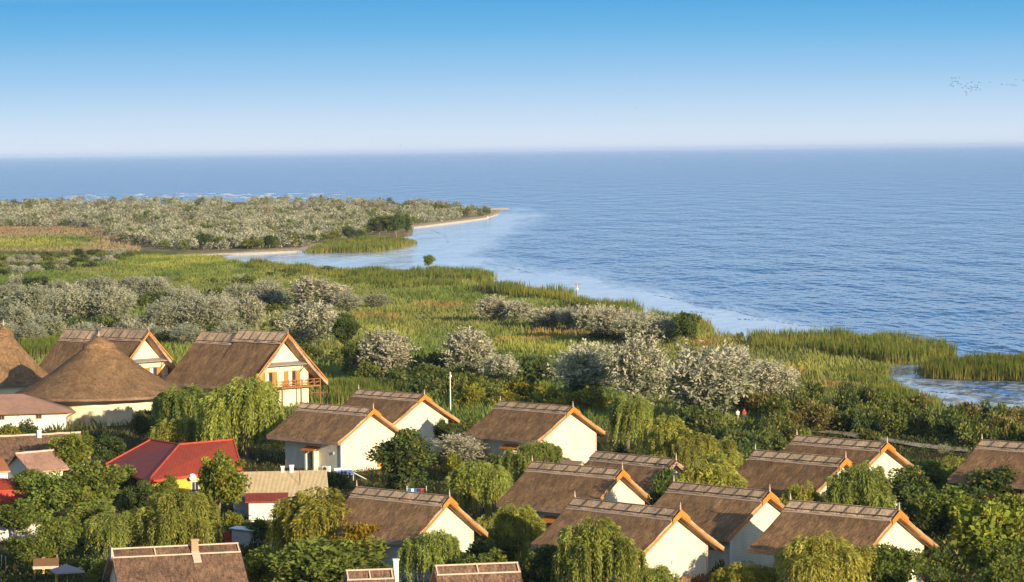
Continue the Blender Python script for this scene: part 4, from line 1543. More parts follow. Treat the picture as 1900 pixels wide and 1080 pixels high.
def proto_willow(seed, g=(.155, .19, .026), yellow=.10):
    global rng
    rng = np.random.default_rng(seed)
    doms = [(0, 0, 6.0, 1.6)]
    for i in range(15):
        t = rng.random() * 6.283
        r = 3.0 * math.sqrt(rng.random())
        doms.append((r * math.cos(t), r * math.sin(t), 6.1 - (r / 2.8) ** 2 * rng.uniform(.6, 3.0) - .5 * rng.random(), rng.uniform(.6, 1.5)))
    parts = []
    for (cx, cy, cz, r) in doms:
        nb_ = int(15 * r) + 2
        t = rng.random(nb_) * 6.283
        ph = np.arccos(rng.random(nb_) * .97)
        hb = rng.uniform(.6, 3.6, nb_) * (.5 + .6 * np.sin(ph)) + .35
        sb = rng.uniform(.2, .8, nb_)
        vb = rng.uniform(.68, 1.3, nb_)
        k_ = 7
        ns = nb_ * k_
        t = np.repeat(t, k_) + rng.normal(size=ns) * .16
        ph = np.repeat(ph, k_) + rng.normal(size=ns) * .12
        P0 = np.stack([cx + r * np.sin(ph) * np.cos(t), cy + r * np.sin(ph) * np.sin(t), cz + r * np.cos(ph) * .8], 1) + rng.normal(size=(ns, 3)) * .07
        outd = np.stack([np.cos(t), np.sin(t), 0 * t], 1)
        hang = np.repeat(hb, k_) * rng.uniform(.7, 1.1, ns)
        hang = np.minimum(hang, P0[:, 2] - .2)
        spread = np.repeat(sb, k_) * np.minimum(1, hang / 2)
        m_ = 16
        base_c = col_var(ns, g, .2, yellow, (.34, .27, .03)) * np.repeat(vb, k_)[:, None]
        for k in range(m_):
            u = (k + rng.random(ns) * .8) / m_
            Pk = P0 + outd * (spread * np.sqrt(u))[:, None] + np.stack([0 * u, 0 * u, .35 * np.sin(np.minimum(u * 3, 1) * 3.14) * .4 - hang * u ** 1.25], 1)
            Pk = Pk + rng.normal(size=Pk.shape) * np.array([.05, .05, .05])
            D = unit(np.stack([outd[:, 0] * (.6 - .55 * u), outd[:, 1] * (.6 - .55 * u), -(.2 + u)], 1) + rng.normal(size=(ns, 3)) * .2)
            parts.append((cards(Pk, D, rng.uniform(.24, .42, ns), rng.uniform(.065, .11, ns)), base_c * (1 + (rng.random((ns, 1)) - .5) * .3)))
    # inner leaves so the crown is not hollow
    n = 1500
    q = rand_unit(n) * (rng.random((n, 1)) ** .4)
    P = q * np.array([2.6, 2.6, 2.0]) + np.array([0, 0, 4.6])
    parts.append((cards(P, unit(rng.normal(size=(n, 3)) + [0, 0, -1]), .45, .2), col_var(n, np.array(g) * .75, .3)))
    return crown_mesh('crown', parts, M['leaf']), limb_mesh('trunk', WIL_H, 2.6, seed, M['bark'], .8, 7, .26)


BRO_W, BRO_H = 6.0, 6.4


def proto_broad(seed, g=(.19, .235, .048), yellow=.05, leaf=(.33, .22), ncl=28, ycol=(.32, .24, .03), base=1.2):
    global rng
    rng = np.random.default_rng(seed)
    parts = []
    cz, rx, rzz = base + (BRO_H - base) * .52, 2.35, (BRO_H - base) * .42
    for i in range(ncl):
        d = unit(rng.normal(size=3) + np.array([0, 0, .25]))
        k = rng.uniform(.5, 1.14)
        c = d * np.array([rx, rx, rzz]) * k + np.array([0, 0, cz])
        r = rng.uniform(.4, 1.1)
        n = int(200 * r * max(r, .7))
        q = rand_unit(n)
        P = c + q * r * (rng.random((n, 1)) ** .35) * np.array([1, 1, .75])
        D = unit(q + rng.normal(size=(n, 3)) * .9 + np.array([0, 0, .1]))
        cc = col_var(n, np.array(g) * rng.uniform(.65, 1.35), .25, yellow * (3 if rng.random() < .3 else .5), ycol)
        parts.append((cards(P, D, leaf[0] * rng.uniform(.7, 1.3, n), leaf[1] * rng.uniform(.7, 1.2, n)), cc))
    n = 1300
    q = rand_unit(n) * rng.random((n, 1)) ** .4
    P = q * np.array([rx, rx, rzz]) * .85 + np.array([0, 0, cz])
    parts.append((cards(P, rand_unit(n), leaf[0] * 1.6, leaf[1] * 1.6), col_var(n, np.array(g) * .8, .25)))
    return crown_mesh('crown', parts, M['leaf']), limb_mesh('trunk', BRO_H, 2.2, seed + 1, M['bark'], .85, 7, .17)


OLI_W, OLI_H = 5.0, 5.8


def proto_olive(seed, g=(.30, .275, .19), nspray=620, tall=1.0, big=1.0):
    global rng
    rng = np.random.default_rng(seed)
    parts = []
    lob = []
    for i in range(12):
        d = unit(rng.normal(size=3) + np.array([0, 0, .35]))
        lob.append((d * np.array([1.7, 1.7, 1.55 * tall]) * rng.uniform(.5, 1.0) + np.array([0, 0, 2.9]), rng.uniform(.8, 1.35)))
    for c, r in lob:
        ns = int(nspray / 12)
        q = rand_unit(ns)
        P0 = c + q * r * rng.uniform(.55, .95, (ns, 1))
        P0[:, 2] = np.maximum(P0[:, 2], .25)
        D0 = unit(q + np.array([0, 0, .65]) + rng.normal(size=(ns, 3)) * .35)
        L = rng.uniform(.5, 1.05, ns) * (1 + .45 * (big - 1) * 2)
        bc = col_var(ns, g, .14, .18, (.20, .22, .11))
        m_ = 12
        for k in range(m_):
            u = (k + .5) / m_
            Pk = P0 + D0 * (L * u)[:, None]
            D = unit(D0 * .55 + rand_unit(ns) * .9)
            parts.append((cards(Pk, D, rng.uniform(.2, .34, ns) * (1.15 - .4 * u) * big, rng.uniform(.06, .10, ns) * big), bc * (1 + (rng.random((ns, 1)) - .5) * .22)))
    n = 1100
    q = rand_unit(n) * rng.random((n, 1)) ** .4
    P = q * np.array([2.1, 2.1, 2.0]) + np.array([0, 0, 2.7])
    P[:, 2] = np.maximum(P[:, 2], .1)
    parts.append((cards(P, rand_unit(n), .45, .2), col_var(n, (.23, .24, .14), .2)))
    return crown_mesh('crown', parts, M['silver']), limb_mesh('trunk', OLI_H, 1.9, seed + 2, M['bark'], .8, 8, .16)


SHR_W, SHR_H = 4.0, 2.6


def proto_shrub(seed, g=(.155, .185, .045), leaf=(.34, .20), material='leaf', ncl=15, upright=.3, yellow=.10, ycol=(.30, .25, .07), per=85):
    global rng
    rng = np.random.default_rng(seed)
    parts = []
    for i in range(ncl):
        t = rng.random() * 6.283
        r0 = 1.35 * math.sqrt(rng.random())
        c = np.array([r0 * math.cos(t), r0 * math.sin(t), rng.uniform(.5, 1.9) * (1 - .22 * r0)])
        r = rng.uniform(.45, .75)
        n = int(per * r / .6)
        q = rand_unit(n)
        P = c + q * r * rng.random((n, 1)) ** .35
        P[:, 2] = np.abs(P[:, 2]) * .98 + .02
        D = unit(q + rng.normal(size=(n, 3)) * .7 + np.array([0, 0, upright]))
        parts.append((cards(P, D, leaf[0] * rng.uniform(.7, 1.3, n), leaf[1] * rng.uniform(.7, 1.2, n)), col_var(n, np.array(g) * rng.uniform(.6, 1.4), .28, yellow, ycol)))
    return crown_mesh('shrub', parts, M[material])


def proto_far(seed, g, material, n=230, leaf=(.62, .30)):
    """small rough shrub seen from very far"""
    global rng
    rng = np.random.default_rng(seed)
    c = [(rng.normal() * .8, rng.normal() * .8, rng.uniform(.8, 2.0), rng.uniform(.6, 1.0)) for _ in range(6)]
    parts = []
    for cx, cy, cz, r in c:
        k = n // 6
        q = rand_unit(k)
        P = np.array([cx, cy, cz]) + q * r * rng.uniform(.5, 1, (k, 1))
        P[:, 2] = np.abs(P[:, 2])
        parts.append((cards(P, unit(q + rng.normal(size=(k, 3)) * .6 + [0, 0, .5]), leaf[0] * rng.uniform(.6, 1.2, k), leaf[1] * rng.uniform(.7, 1.2, k)), col_var(k, np.array(g) * rng.uniform(.8, 1.2), .25)))
    return crown_mesh('shrub', parts, M[material])


PW = [proto_willow(s, g, y) for s, g, y in ((101, (.345, .37, .08), .10), (102, (.38, .375, .08), .16), (103, (.295, .34, .08), .06), (104, (.385, .37, .07), .22))]
PB = {'mid': [proto_broad(s) for s in (201, 202, 203)],
      'bright': [proto_broad(s, (.27, .31, .05), .10) for s in (211, 212)],
      'dark': [proto_broad(s, (.105, .145, .042), .03) for s in (221, 222)],
      'yellow': [proto_broad(231, (.40, .29, .03), .4, ycol=(.55, .34, .03))],
      'big': [proto_broad(241, (.17, .25, .03), .03, (.40, .28), 26)]}
PO = [proto_olive(s, g, n) for s, g, n in ((301, (.42, .41, .285), 800), (302, (.45, .43, .30), 860), (303, (.375, .38, .265), 760), (304, (.41, .40, .28), 800))]
PO += [proto_olive(s, g, n, 1.0, 1.45) for s, g, n in ((305, (.53, .485, .335), 540), (306, (.50, .465, .325), 520))]
PS = {'green': [proto_shrub(s) for s in (401, 402, 403)],
      'dark': [proto_shrub(s, (.09, .125, .04)) for s in (411, 412)],
      'lime': [proto_shrub(s, (.24, .235, .034), yellow=.18, ycol=(.30, .24, .03)) for s in (421, 422)],
      'silver': [proto_shrub(s, (.34, .335, .235), (.34, .09), 'silver', 16, .7, .1, (.16, .18, .08), 150) for s in (431, 432, 433)],
      'ochre': [proto_shrub(s, (.23, .195, .06), yellow=.3) for s in (441,)],
      'hedge': [proto_shrub(451, (.13, .18, .02), ncl=30, per=150)]}
PF = {'silver': [proto_far(s, (.365, .36, .24), 'silver') for s in (501, 502, 503)],
      'grey': [proto_far(s, (.29, .26, .16), 'silver') for s in (511, 512)],
      'green': [proto_far(s, (.15, .175, .05), 'leaf') for s in (521, 522)]}
rng = np.random.default_rng(77)


def plant(kind, variant, px, py, wpx, hpx, label, group=None, cat=None, name=None):
    p = gp(px, py)
    s = ppm(p)
    wd, ht = wpx / s, hpx / s
    yaw = random.uniform(0, 6.283)
    if kind in ('willow', 'broad', 'olive'):
        lib, w0, h0, nm, ct = {'willow': (PW, WIL_W, WIL_H, 'willow_tree', 'willow'), 'broad': (PB.get(variant, PB['mid']), BRO_W, BRO_H, 'leafy_tree', 'tree'),
                               'olive': (PO, OLI_W, OLI_H, 'silver_tree', 'silver tree')}[kind]
        cm, tm = lib[variant % len(lib)] if isinstance(variant, int) else random.choice(lib[:4])
        if kind != 'olive' and py > 760: wd, ht = wd * 1.14, ht * 1.05
        r = empty(name or nm, (p[0], p[1], -.05), yaw, (wd / w0 * random.uniform(.88, 1.12), wd / w0 * random.uniform(.88, 1.12), ht / h0))
        r.rotation_euler = (random.uniform(-.07, .07), random.uniform(-.07, .07), yaw)
        tag(r, label, cat or ct, group)
        link('crown', cm, r); link('trunk', tm, r)
        return r
    lib = PS if kind == 'shrub' else PF
    me = random.choice(lib[variant])
    w0, h0 = (SHR_W, SHR_H) if kind == 'shrub' else (3.4, 2.6)
    o = link(name or 'shrub', me)
    o.location = (p[0], p[1], -.08); o.rotation_euler = (0, 0, yaw); o.scale = (wd / w0, wd / w0, ht / h0)
    return tag(o, label, cat or 'shrub', group)


# ------------------------------------------------------------------ willows
GW = 'willows between the village houses'
for v, x, y, w_, h_, lab in [
    (0, 458, 857, 150, 160, "tall willow trailing its strands left of the porch cottage"),
    (2, 348, 812, 135, 100, "dark willow below the eave of the balcony house"),
    (1, 335, 850, 110, 80, "small yellow green willow rising behind the red hipped roof"),
    (0, 345, 1040, 165, 135, "broad willow in front of the yellow house, strands over the old reed roof"),
    (2, 222, 1040, 145, 95, "lower willow above the left end of the old reed roof with battens"),
    (3, 598, 1055, 205, 152, "largest golden green willow, left of the front cottage in the lower middle"),
    (2, 808, 1096, 130, 116, "willow with pale stems in front of the lower middle gable"),
    (0, 885, 965, 125, 112, "willow behind the lower middle cottage, left of the small silver tree's foot"),
    (1, 955, 1055, 130, 125, "olive green willow filling the gap between two front row cottages"),
    (0, 1112, 1128, 160, 170, "tall willow covering the middle of the sunlit front cottage's roof"),
    (2, 1000, 910, 118, 95, "willow in front of the cottage right of the flagpole"),
    (2, 1165, 832, 105, 102, "upper willow right of the cottage by the flagpole, in front of silver trees"),
    (0, 1237, 873, 105, 105, "lower round willow right of the cottage by the flagpole"),
    (1, 1322, 1004, 165, 158, "wide yellow green willow behind the roof with the shadow wedge"),
    (2, 1602, 1022, 150, 168, "willow hanging over the gable of the cottage nearest the track"),
    (1, 1525, 1130, 195, 146, "broad willow with a pale stem in front of the right front row cottage"),
    (3, 1385, 1120, 105, 80, "yellow tinged willow at the bottom edge between two sunlit gables"),
    (2, 1215, 1125, 95, 80, "small willow at the bottom edge below the sunlit gable"),
    (1, 1770, 912, 85, 68, "small willow in front of the cottage at the right edge"),
    (0, 282, 1020, 105, 82, "small willow between the two willows above the old reed roof"),
    (2, 855, 1035, 75, 78, "narrow willow right of the lower middle gable"),
    (0, 1345, 912, 115, 80, "willow at the right end of the hidden cottage's roof"),
    (1, 1487, 1020, 80, 130, "willow left of the fronds covering the track cottage's gable"),
    (2, 1545, 1024, 80, 120, "willow just behind the ridge of the right front row cottage"),
    (1, 1290, 880, 115, 78, "bright willow behind the hidden cottage, right of the round willow"),
    (0, 425, 806, 110, 92, "willow directly below the balcony house's gable"),
    (2, 318, 800, 92, 74, "willow at the flared right eave of the round pavilion"),
    (3, 1078, 860, 75, 50, "short willow right of the gable by the flagpole, above the hidden cottage"),
]:
    plant('willow', v, x, y, w_, h_, lab, GW)

# ------------------------------------------------------------------ leafy trees of the village
GB = 'leafy trees of the village'
for v, x, y, w_, h_, lab in [
    ('bright', 138, 888, 84, 84, "bright leafy tree below the round pavilion, left of a darker tree"),
    ('dark', 205, 870, 80, 66, "dark leafy tree at the foot of the round pavilion's cream wall"),
    ('mid', 178, 975, 112, 112, "big leafy tree directly left of the red hipped roof"),
    ('mid', 92, 978, 110, 100, "leafy tree over the red shed at the left edge"),
    ('mid', 48, 1062, 88, 68, "round leafy tree beside the stakes at the far left"),
    ('mid', 108, 1058, 85, 105, "leafy tree above the small timber shelter"),
    ('bright', 404, 970, 106, 128, "bright leafy tree between the red roof and the tan corrugated roof"),
    ('dark', 755, 925, 115, 116, "dense dark round tree at the right corner of the porch cottage"),
    ('mid', 490, 1105, 115, 92, "leafy tree right of the old reed roof with battens, at the bottom edge"),
    ('mid', 615, 1120, 175, 125, "large leafy tree at the bottom edge below the golden willow"),
    ('yellow', 664, 1076, 78, 108, "tree with autumn yellow leaves at the right of the golden willow"),
    ('mid', 905, 1112, 85, 90, "leafy tree at the bottom edge across the batten framed roof"),
    ('bright', 196, 1098, 55, 58, "small bright tree at the left end of the old reed roof"),
    ('bright', 428, 1002, 46, 52, "small bright tree beside the white outbuilding"),
    ('big', 1430, 935, 62, 75, "young tree with large bright leaves between two shadowed cottages"),
    ('mid', 1755, 995, 90, 90, "half lit leafy tree right of the front gable with tree shadows"),
    ('bright', 1830, 1100, 165, 170, "largest bright leafy tree in the lower right corner"),
    ('dark', 1862, 965, 120, 100, "dark leafy tree below the cottage at the right edge"),
    ('dark', 1690, 968, 95, 95, "dark tree in shade below the track cottage's gable"),
    ('mid', 1650, 1130, 104, 122, "leafy tree casting shade on the right front gable"),
    ('bright', 1888, 1015, 80, 95, "yellow green tree at the right edge above the big corner tree"),
    ('dark', 815, 838, 45, 62, "slim dark tree in front of the flagpole cottage's gable"),
    ('dark', 1275, 645, 55, 72, "dark green tree by the shore at the end of a row of silver shrubs"),
    ('mid', 795, 497, 26, 24, "lone small tree standing in the reeds by the lagoon"),
    ('dark', 640, 655, 62, 70, "dark green tree behind the balcony house among silver trees"),
    ('dark', 1310, 1005, 60, 60, "dark tree filling the shaded gap behind the sunlit front gable"),
    ('dark', 735, 1070, 55, 55, "dark tree in the shade below the lower middle reed roof"),
    ('dark', 1745, 1100, 80, 90, "dark shaded tree just right of the front gable with tree shadows"),
    ('mid', 270, 905, 60, 50, "small leafy tree below the left eave of the red hipped roof"),
    ('dark', 262, 960, 66, 62, "dark tree behind the broad willow, below the red roof"),
    ('mid', 1866, 1168, 92, 128, "leafy tree at the bottom edge in front of the corner trees, lower right"),
    ('dark', 1240, 1034, 64, 150, "dark tree squeezed between two roofs, its top left of the shadow wedge roof's ridge"),
    ('bright', 305, 936, 66, 54, "small bright tree before the yellow wall of the red roofed house"),
    ('mid', 232, 928, 70, 62, "leafy tree at the left corner of the yellow house"),
    ('dark', 890, 1086, 60, 88, "dark tree beside the willow with pale stems, below a shaded rake"),
    ('mid', 168, 1006, 100, 78, "leafy tree left of the broad willow, above the yard with the parasol"),
    ('mid', 28, 1006, 85, 76, "leafy tree before the white yard wall at the left edge"),
    ('bright', 118, 862, 70, 58, "small bright tree in front of the long dark reed roof"),
    ('mid', 62, 932, 85, 58, "low leafy tree over the narrow red shed"),
    ('dark', 488, 1014, 44, 54, "dark tree between the white outbuilding and the golden willow"),  # darker leaf colour stands in for shade here
    ('mid', 548, 1118, 95, 84, "leafy tree in front of the tiny terracotta roof"),
    ('dark', 700, 1112, 80, 74, "dark leafy tree left of the white chimney at the bottom edge"),
    ('mid', 930, 1062, 80, 76, "leafy tree above the batten framed reed roof at the bottom edge"),
    ('dark', 1012, 1120, 80, 100, "dark tree in the shaded gap left of the tall front willow"),  # dark foliage colour painted for the deep shade of the gap
    ('mid', 1215, 905, 70, 62, "leafy tree behind the sunlit rake of the half shaded gable"),
    ('mid', 1705, 936, 110, 84, "leafy tree right of the track cottage's gable"),
    ('dark', 1795, 992, 100, 96, "dark tree behind the largest corner tree"),
    ('mid', 1893, 936, 90, 92, "leafy tree under the right edge cottage's eave"),
    ('bright', 1805, 936, 70, 62, "small bright tree left of the right edge cottage's wall"),
    ('mid', 1882, 1108, 95, 112, "leafy tree at the very corner, lower right"),
    ('dark', 264, 822, 44, 56, "dark tree in shadow at the right end of the round pavilion"),
]:
    plant('broad', v, x, y, w_, h_, lab, GB)

# ------------------------------------------------------------------ silver trees of the meadow
GO = 'silver leaved trees of the meadow'
for v, x, y, w_, h_, lab in [
    (4, 870, 702, 96, 94, "round silver tree above the lone cottage's left end, middle of the meadow edge"),
    (5, 932, 718, 68, 62, "smaller silver tree just right of the round one at the meadow edge"),
    (4, 710, 702, 118, 92, "wide silver tree between the balcony house and the flagpole"),
    (5, 1094, 742, 122, 108, "left one of two large silver trees standing together in the middle"),
    (4, 1190, 756, 136, 136, "right one of two large silver trees standing together in the middle"),
    (5, 1316, 787, 178, 150, "biggest and palest silver tree, right beside the two walkers"),
    (5, 1365, 690, 58, 52, "small silver tree peeking over the right shoulder of the biggest one"),
    (4, 1428, 748, 100, 82, "silver tree right of the biggest one, at the edge of the reeds"),
    (5, 850, 868, 98, 64, "pale spiky silver tree by the end wall of the lone cottage"),
    (4, 918, 600, 70, 52, "silver tree at the left end of the shore side row"),
    (5, 962, 602, 58, 48, "second silver tree in the shore side row"),
    (3, 500, 574, 88, 60, "silver tree beside the dark hollow at the left of the mid meadow clump"),
    (4, 585, 580, 112, 66, "widest silver tree of the mid meadow clump below the reeds"),
    (1, 645, 582, 62, 46, "low silver tree at the right of the mid meadow clump"),
    (2, 698, 572, 52, 30, "separate low silver tree right of the mid meadow clump"),
    (5, 580, 645, 112, 86, "silver tree right above the balcony house's ridge end"),
    (4, 467, 614, 56, 68, "upright silver tree left of the balcony house's ridge"),
]:
    plant('olive', v, x, y, w_, h_, lab, GO)
for x, y, w_, h_ in [(1015, 612, 62, 40), (1060, 614, 50, 44), (1098, 618, 66, 50), (1140, 632, 72, 58), (1195, 642, 82, 62), (1240, 642, 60, 52), (1170, 618, 50, 42)]:
    plant('olive', random.choice([1, 4, 5]), x, y, w_ * 1.2, h_ * 1.08, "silver shrubby tree in the shore side row with dark shade below", 'row of silver trees near the shore')
LM = [(20, 560, 60, 36), (60, 590, 72, 62), (135, 602, 82, 74), (110, 560, 52, 40), (200, 602, 78, 72), (185, 556, 60, 46), (285, 560, 62, 46), (245, 548, 60, 34), (310, 622, 72, 68), (372, 622, 92, 78),
      (410, 602, 72, 58), (30, 622, 72, 58), (85, 628, 62, 46), (250, 622, 54, 40), (430, 642, 62, 46), (350, 642, 62, 42), (12, 640, 52, 42), (440, 562, 42, 36), (60, 640, 50, 40), (150, 636, 50, 38), (340, 575, 54, 44), (225, 580, 50, 46)]
for x, y, w_, h_ in LM:
    plant('olive', None, x, y, w_ * 1.22, h_ * 1.05, "silver leaved tree in the thicket behind the reed roofed houses at the left", 'thicket of silver trees at the left')

# ------------------------------------------------------------------ shrubs
for v, x, y, w_, h_, lab in [
    ('dark', 52, 813, 46, 42, "dark shrub against the low cream building's wall"),
    ('lime', 18, 816, 50, 36, "yellow green shrub at the left end of the low cream building"),
    ('dark', 232, 1075, 42, 30, "dark shrub beside the blue barrel at the lower left"),
    ('silver', 1752, 842, 26, 24, "single pale shrub at the right end of the sandy track"),
    ('green', 1612, 822, 52, 30, "green shrub in front of the sandy track"),
]:
    plant('shrub', v, x, y, w_, h_, lab)
plant('shrub', 'hedge', 107, 811, 54, 17, "clipped bright hedge in front of the low cream building", None, 'hedge', 'hedge')
plant('shrub', 'green', 1374, 627, 14, 15, "tiny lone shrub on the shore beside open water")


def scatter(poly, n, kinds, wr, hr, label, group, seed, ymin_d=9.0, kind='shrub'):
    rd = random.Random(seed)
    xs, ys = [p[0] for p in poly], [p[1] for p in poly]
    got, tries = [], 0
    while len(got) < n and tries < n * 60:
        tries += 1
        x, y = rd.uniform(min(xs), max(xs)), rd.uniform(min(ys), max(ys))
        if not bool(inpoly(np.array([x]), np.array([y]), poly)[0]):
            continue
        if abs(x - 1376) < 42 and 768 < y < 822:
            continue
        if any(abs(x - a) < ymin_d * 2.2 and abs(y - b) < ymin_d * .6 for a, b in got):
            continue
        got.append((x, y))
    for x, y in sorted(got, key=lambda q: q[1]):
        k = (y - 279) / 470
        plant(kind, rd.choice(kinds), x, y, rd.uniform(*wr) * k, rd.uniform(*hr) * k, label, group)


scatter([(1380, 748), (1500, 742), (1640, 755), (1760, 768), (1900, 790), (1960, 850), (1800, 830), (1700, 815), (1560, 800), (1450, 812), (1370, 800)], 48, ['green', 'green', 'dark', 'ochre', 'green'], (46, 78), (34, 58),
        "olive green bush in the thicket between the pond and the right hand cottages", 'bushes between pond and cottages', 1, 10)
scatter([(1400, 820), (1470, 812), (1480, 840), (1400, 850), (1290, 860), (1290, 830)], 10, ['green', 'dark'], (52, 66), (34, 48), "bush behind the cottages left of the sandy track", 'bushes left of the track', 2, 10)
scatter([(560, 660), (640, 660), (860, 690), (980, 690), (1060, 715), (1060, 735), (860, 745), (790, 742), (700, 715), (600, 705)], 32, ['dark', 'green', 'dark', 'green'], (66, 105), (40, 62),
        "dark green bush along the meadow edge behind the cottages", 'bushes at the meadow edge', 3, 11)
scatter([(860, 740), (1120, 738), (1120, 768), (1010, 762), (860, 765)], 14, ['lime', 'lime', 'green'], (66, 90), (36, 50), "yellow green sunlit bush in the row behind the lone cottage's ridge", 'sunlit bushes behind the lone cottage', 4, 10)
scatter([(1240, 740), (1260, 800), (1290, 860), (1400, 870), (1390, 800), (1240, 720)], 12, ['dark', 'dark', 'green'], (60, 80), (40, 60), "dark bush around the foot of the biggest silver tree", 'bushes round the big silver tree', 5, 10)
scatter([(0, 486), (235, 470), (240, 488), (120, 504), (0, 515)], 34, ['silver', 'silver', 'green', 'dark'], (62, 96), (32, 48), "grey or green shrub in the belt above the left meadow", 'shrub belt above the left meadow', 6, 9)
scatter([(0, 530), (450, 520), (460, 640), (0, 640)], 40, ['green', 'silver', 'dark', 'silver'], (64, 105), (38, 60), "low shrub filling the thicket of silver trees at the left", 'low shrubs in the left thicket', 7, 9)
scatter([(1000, 590), (1250, 610), (1300, 640), (1240, 655), (1120, 640), (1000, 615)], 13, ['green', 'silver', 'dark'], (56, 90), (34, 50), "low shrub under the shore side row of silver trees", 'low shrubs of the shore side row', 8, 9)
scatter([(440, 560), (640, 560), (650, 640), (560, 660), (470, 640)], 14, ['dark', 'silver', 'green'], (56, 90), (34, 50), "low shrub between the mid meadow silver trees", 'low shrubs of the mid meadow', 9, 9)
scatter([(1690, 900), (1900, 890), (1900, 1000), (1740, 1000), (1690, 950)], 15, ['dark', 'dark', 'green'], (46, 74), (34, 52), "dark bush in the shaded thicket at the right edge", 'shaded bushes at the right', 10, 12)
scatter([(860, 505), (900, 512), (560, 520), (480, 530), (300, 530), (480, 505)], 10, ['green', 'dark', 'green'], (36, 64), (24, 36), "low green shrub standing in the meadow reeds", 'shrubs in the meadow reeds', 12, 10)

# dark hedge like growth in the gaps of the village
VG = [(620, 905), (700, 900), (740, 920), (840, 880), (880, 890), (930, 880), (1060, 880), (1080, 940), (1160, 985), (1240, 900), (1210, 870), (1380, 950), (1480, 960), (1500, 985), (480, 905), (450, 1000), (490, 1010), (470, 1045),
      (530, 1000), (720, 1050), (745, 1040), (980, 1080), (1010, 1060), (1020, 1090), (1190, 1100), (1330, 1070), (1360, 1060), (1340, 1100), (1460, 1080), (1740, 1060), (1770, 1030), (1700, 1010), (1720, 960), (1640, 940), (1500, 900),
      (260, 1000), (160, 1010), (120, 1000), (30, 980), (70, 940), (10, 930), (250, 950), (180, 1060), (60, 900), (110, 880), (20, 845), (230, 800), (280, 790), (300, 780), (330, 770), (780, 860), (640, 800), (620, 780), (580, 780),
      (760, 870), (820, 790), (880, 800), (1150, 860), (1200, 850), (1260, 870), (1700, 880), (1730, 890), (1680, 900), (1230, 1080), (1280, 1020), (1000, 1000), (960, 960), (900, 940), (1860, 1040), (1800, 1060)]
for i, (x, y) in enumerate(VG):
    if i % 3 == 1: continue
    k = (y - 279) / 600
    plant('shrub', ['dark', 'green', 'dark', 'lime', 'dark'][i % 5], x, y, random.uniform(46, 76) * k, random.uniform(30, 50) * k, "low bush filling the gaps between the village houses", 'bushes in the village gaps')

# ------------------------------------------------------------------ scrub of the far spit
for x, y, w_, h_, lab in [(705, 441, 42, 42, "left part of the dark green tree clump at the spit's inner shore"), (735, 441, 46, 46, "tallest dark green tree of the clump at the spit's inner shore"),
                          (757, 437, 26, 38, "right hand small tree of the green clump at the spit's inner shore"), (378, 463, 44, 32, "dark green round tree behind the sand strip on the spit")]:
    plant('broad', 'dark', x, y, w_, h_, lab, 'green trees on the spit')
for x, y in [(352, 462), (408, 461), (432, 460), (520, 458), (545, 458), (480, 462), (500, 461), (620, 448), (645, 446), (598, 450), (668, 445), (575, 455), (460, 462)]:
    plant('broad', random.choice(['mid', 'bright', 'dark']), x, y, random.uniform(24, 36), random.uniform(18, 27), "small green tree in the fringe along the spit's inner sand strip", 'green fringe trees on the spit')
SPIT = [(0, 378), (300, 375), (500, 374), (700, 377), (850, 384), (905, 389), (905, 400), (860, 407), (800, 413), (768, 417), (690, 440), (600, 449), (560, 458), (480, 462), (330, 466), (240, 452), (200, 440), (190, 425), (100, 422), (0, 420)]
rd = random.Random(99)
pts = []
tries = 0
while len(pts) < 1500 and tries < 20000:
    tries += 1
    x, y = rd.uniform(-40, 915), rd.uniform(374, 468)
    if not bool(inpoly(np.array([max(x, 1)]), np.array([y]), SPIT)[0]):
        continue
    clear = max(float(blob(np.array([x]), np.array([y]), *o)[0]) for o in [(335, 411, 48, 4), (250, 420, 40, 3), (180, 428, 60, 4)])
    if rd.random() < clear * .9 or rd.random() < .25 * float(fbm(np.array([x / 40]), np.array([y / 7]))[0]):
        continue
    pts.append((x, y))
pts.sort(key=lambda q: -q[1])
# the rest of the scrub, one mass
Vs, Cs = [], []
for x, y in pts:
    me = rd.choice(PF[rd.choice(['silver', 'silver', 'silver', 'grey', 'green'])])
    n = len(me.vertices)
    a = np.empty(n * 3, np.float32); me.vertices.foreach_get('co', a); a = a.reshape(-1, 3).astype(float)
    cc = np.empty(n * 4, np.float32); me.attributes['Col'].data.foreach_get('color', cc)
    p = gp(x, y); s = ppm(p)
    k = (y - 279) / 150 + .12
    sx_, sz_ = rd.uniform(14, 26) * k / s / 3.4, rd.uniform(9.5, 17) * k / s / 2.6
    t_ = rd.uniform(0, 6.28)
    b_ = a.copy()
    b_[:, 0] = (a[:, 0] * math.cos(t_) - a[:, 1] * math.sin(t_)) * sx_ + p[0]
    b_[:, 1] = (a[:, 0] * math.sin(t_) + a[:, 1] * math.cos(t_)) * sx_ + p[1]
    b_[:, 2] = a[:, 2] * sz_
    Vs.append(b_); Cs.append(cc.reshape(-1, 4)[:, :3] * rd.uniform(.8, 1.2))
o = link('spit_scrub', np_mesh('spit_scrub', np.concatenate(Vs), 4, np.concatenate(Cs), M['reed']))
tag(o, "dense grey green scrub covering the far spit", 'scrub', kind='stuff')

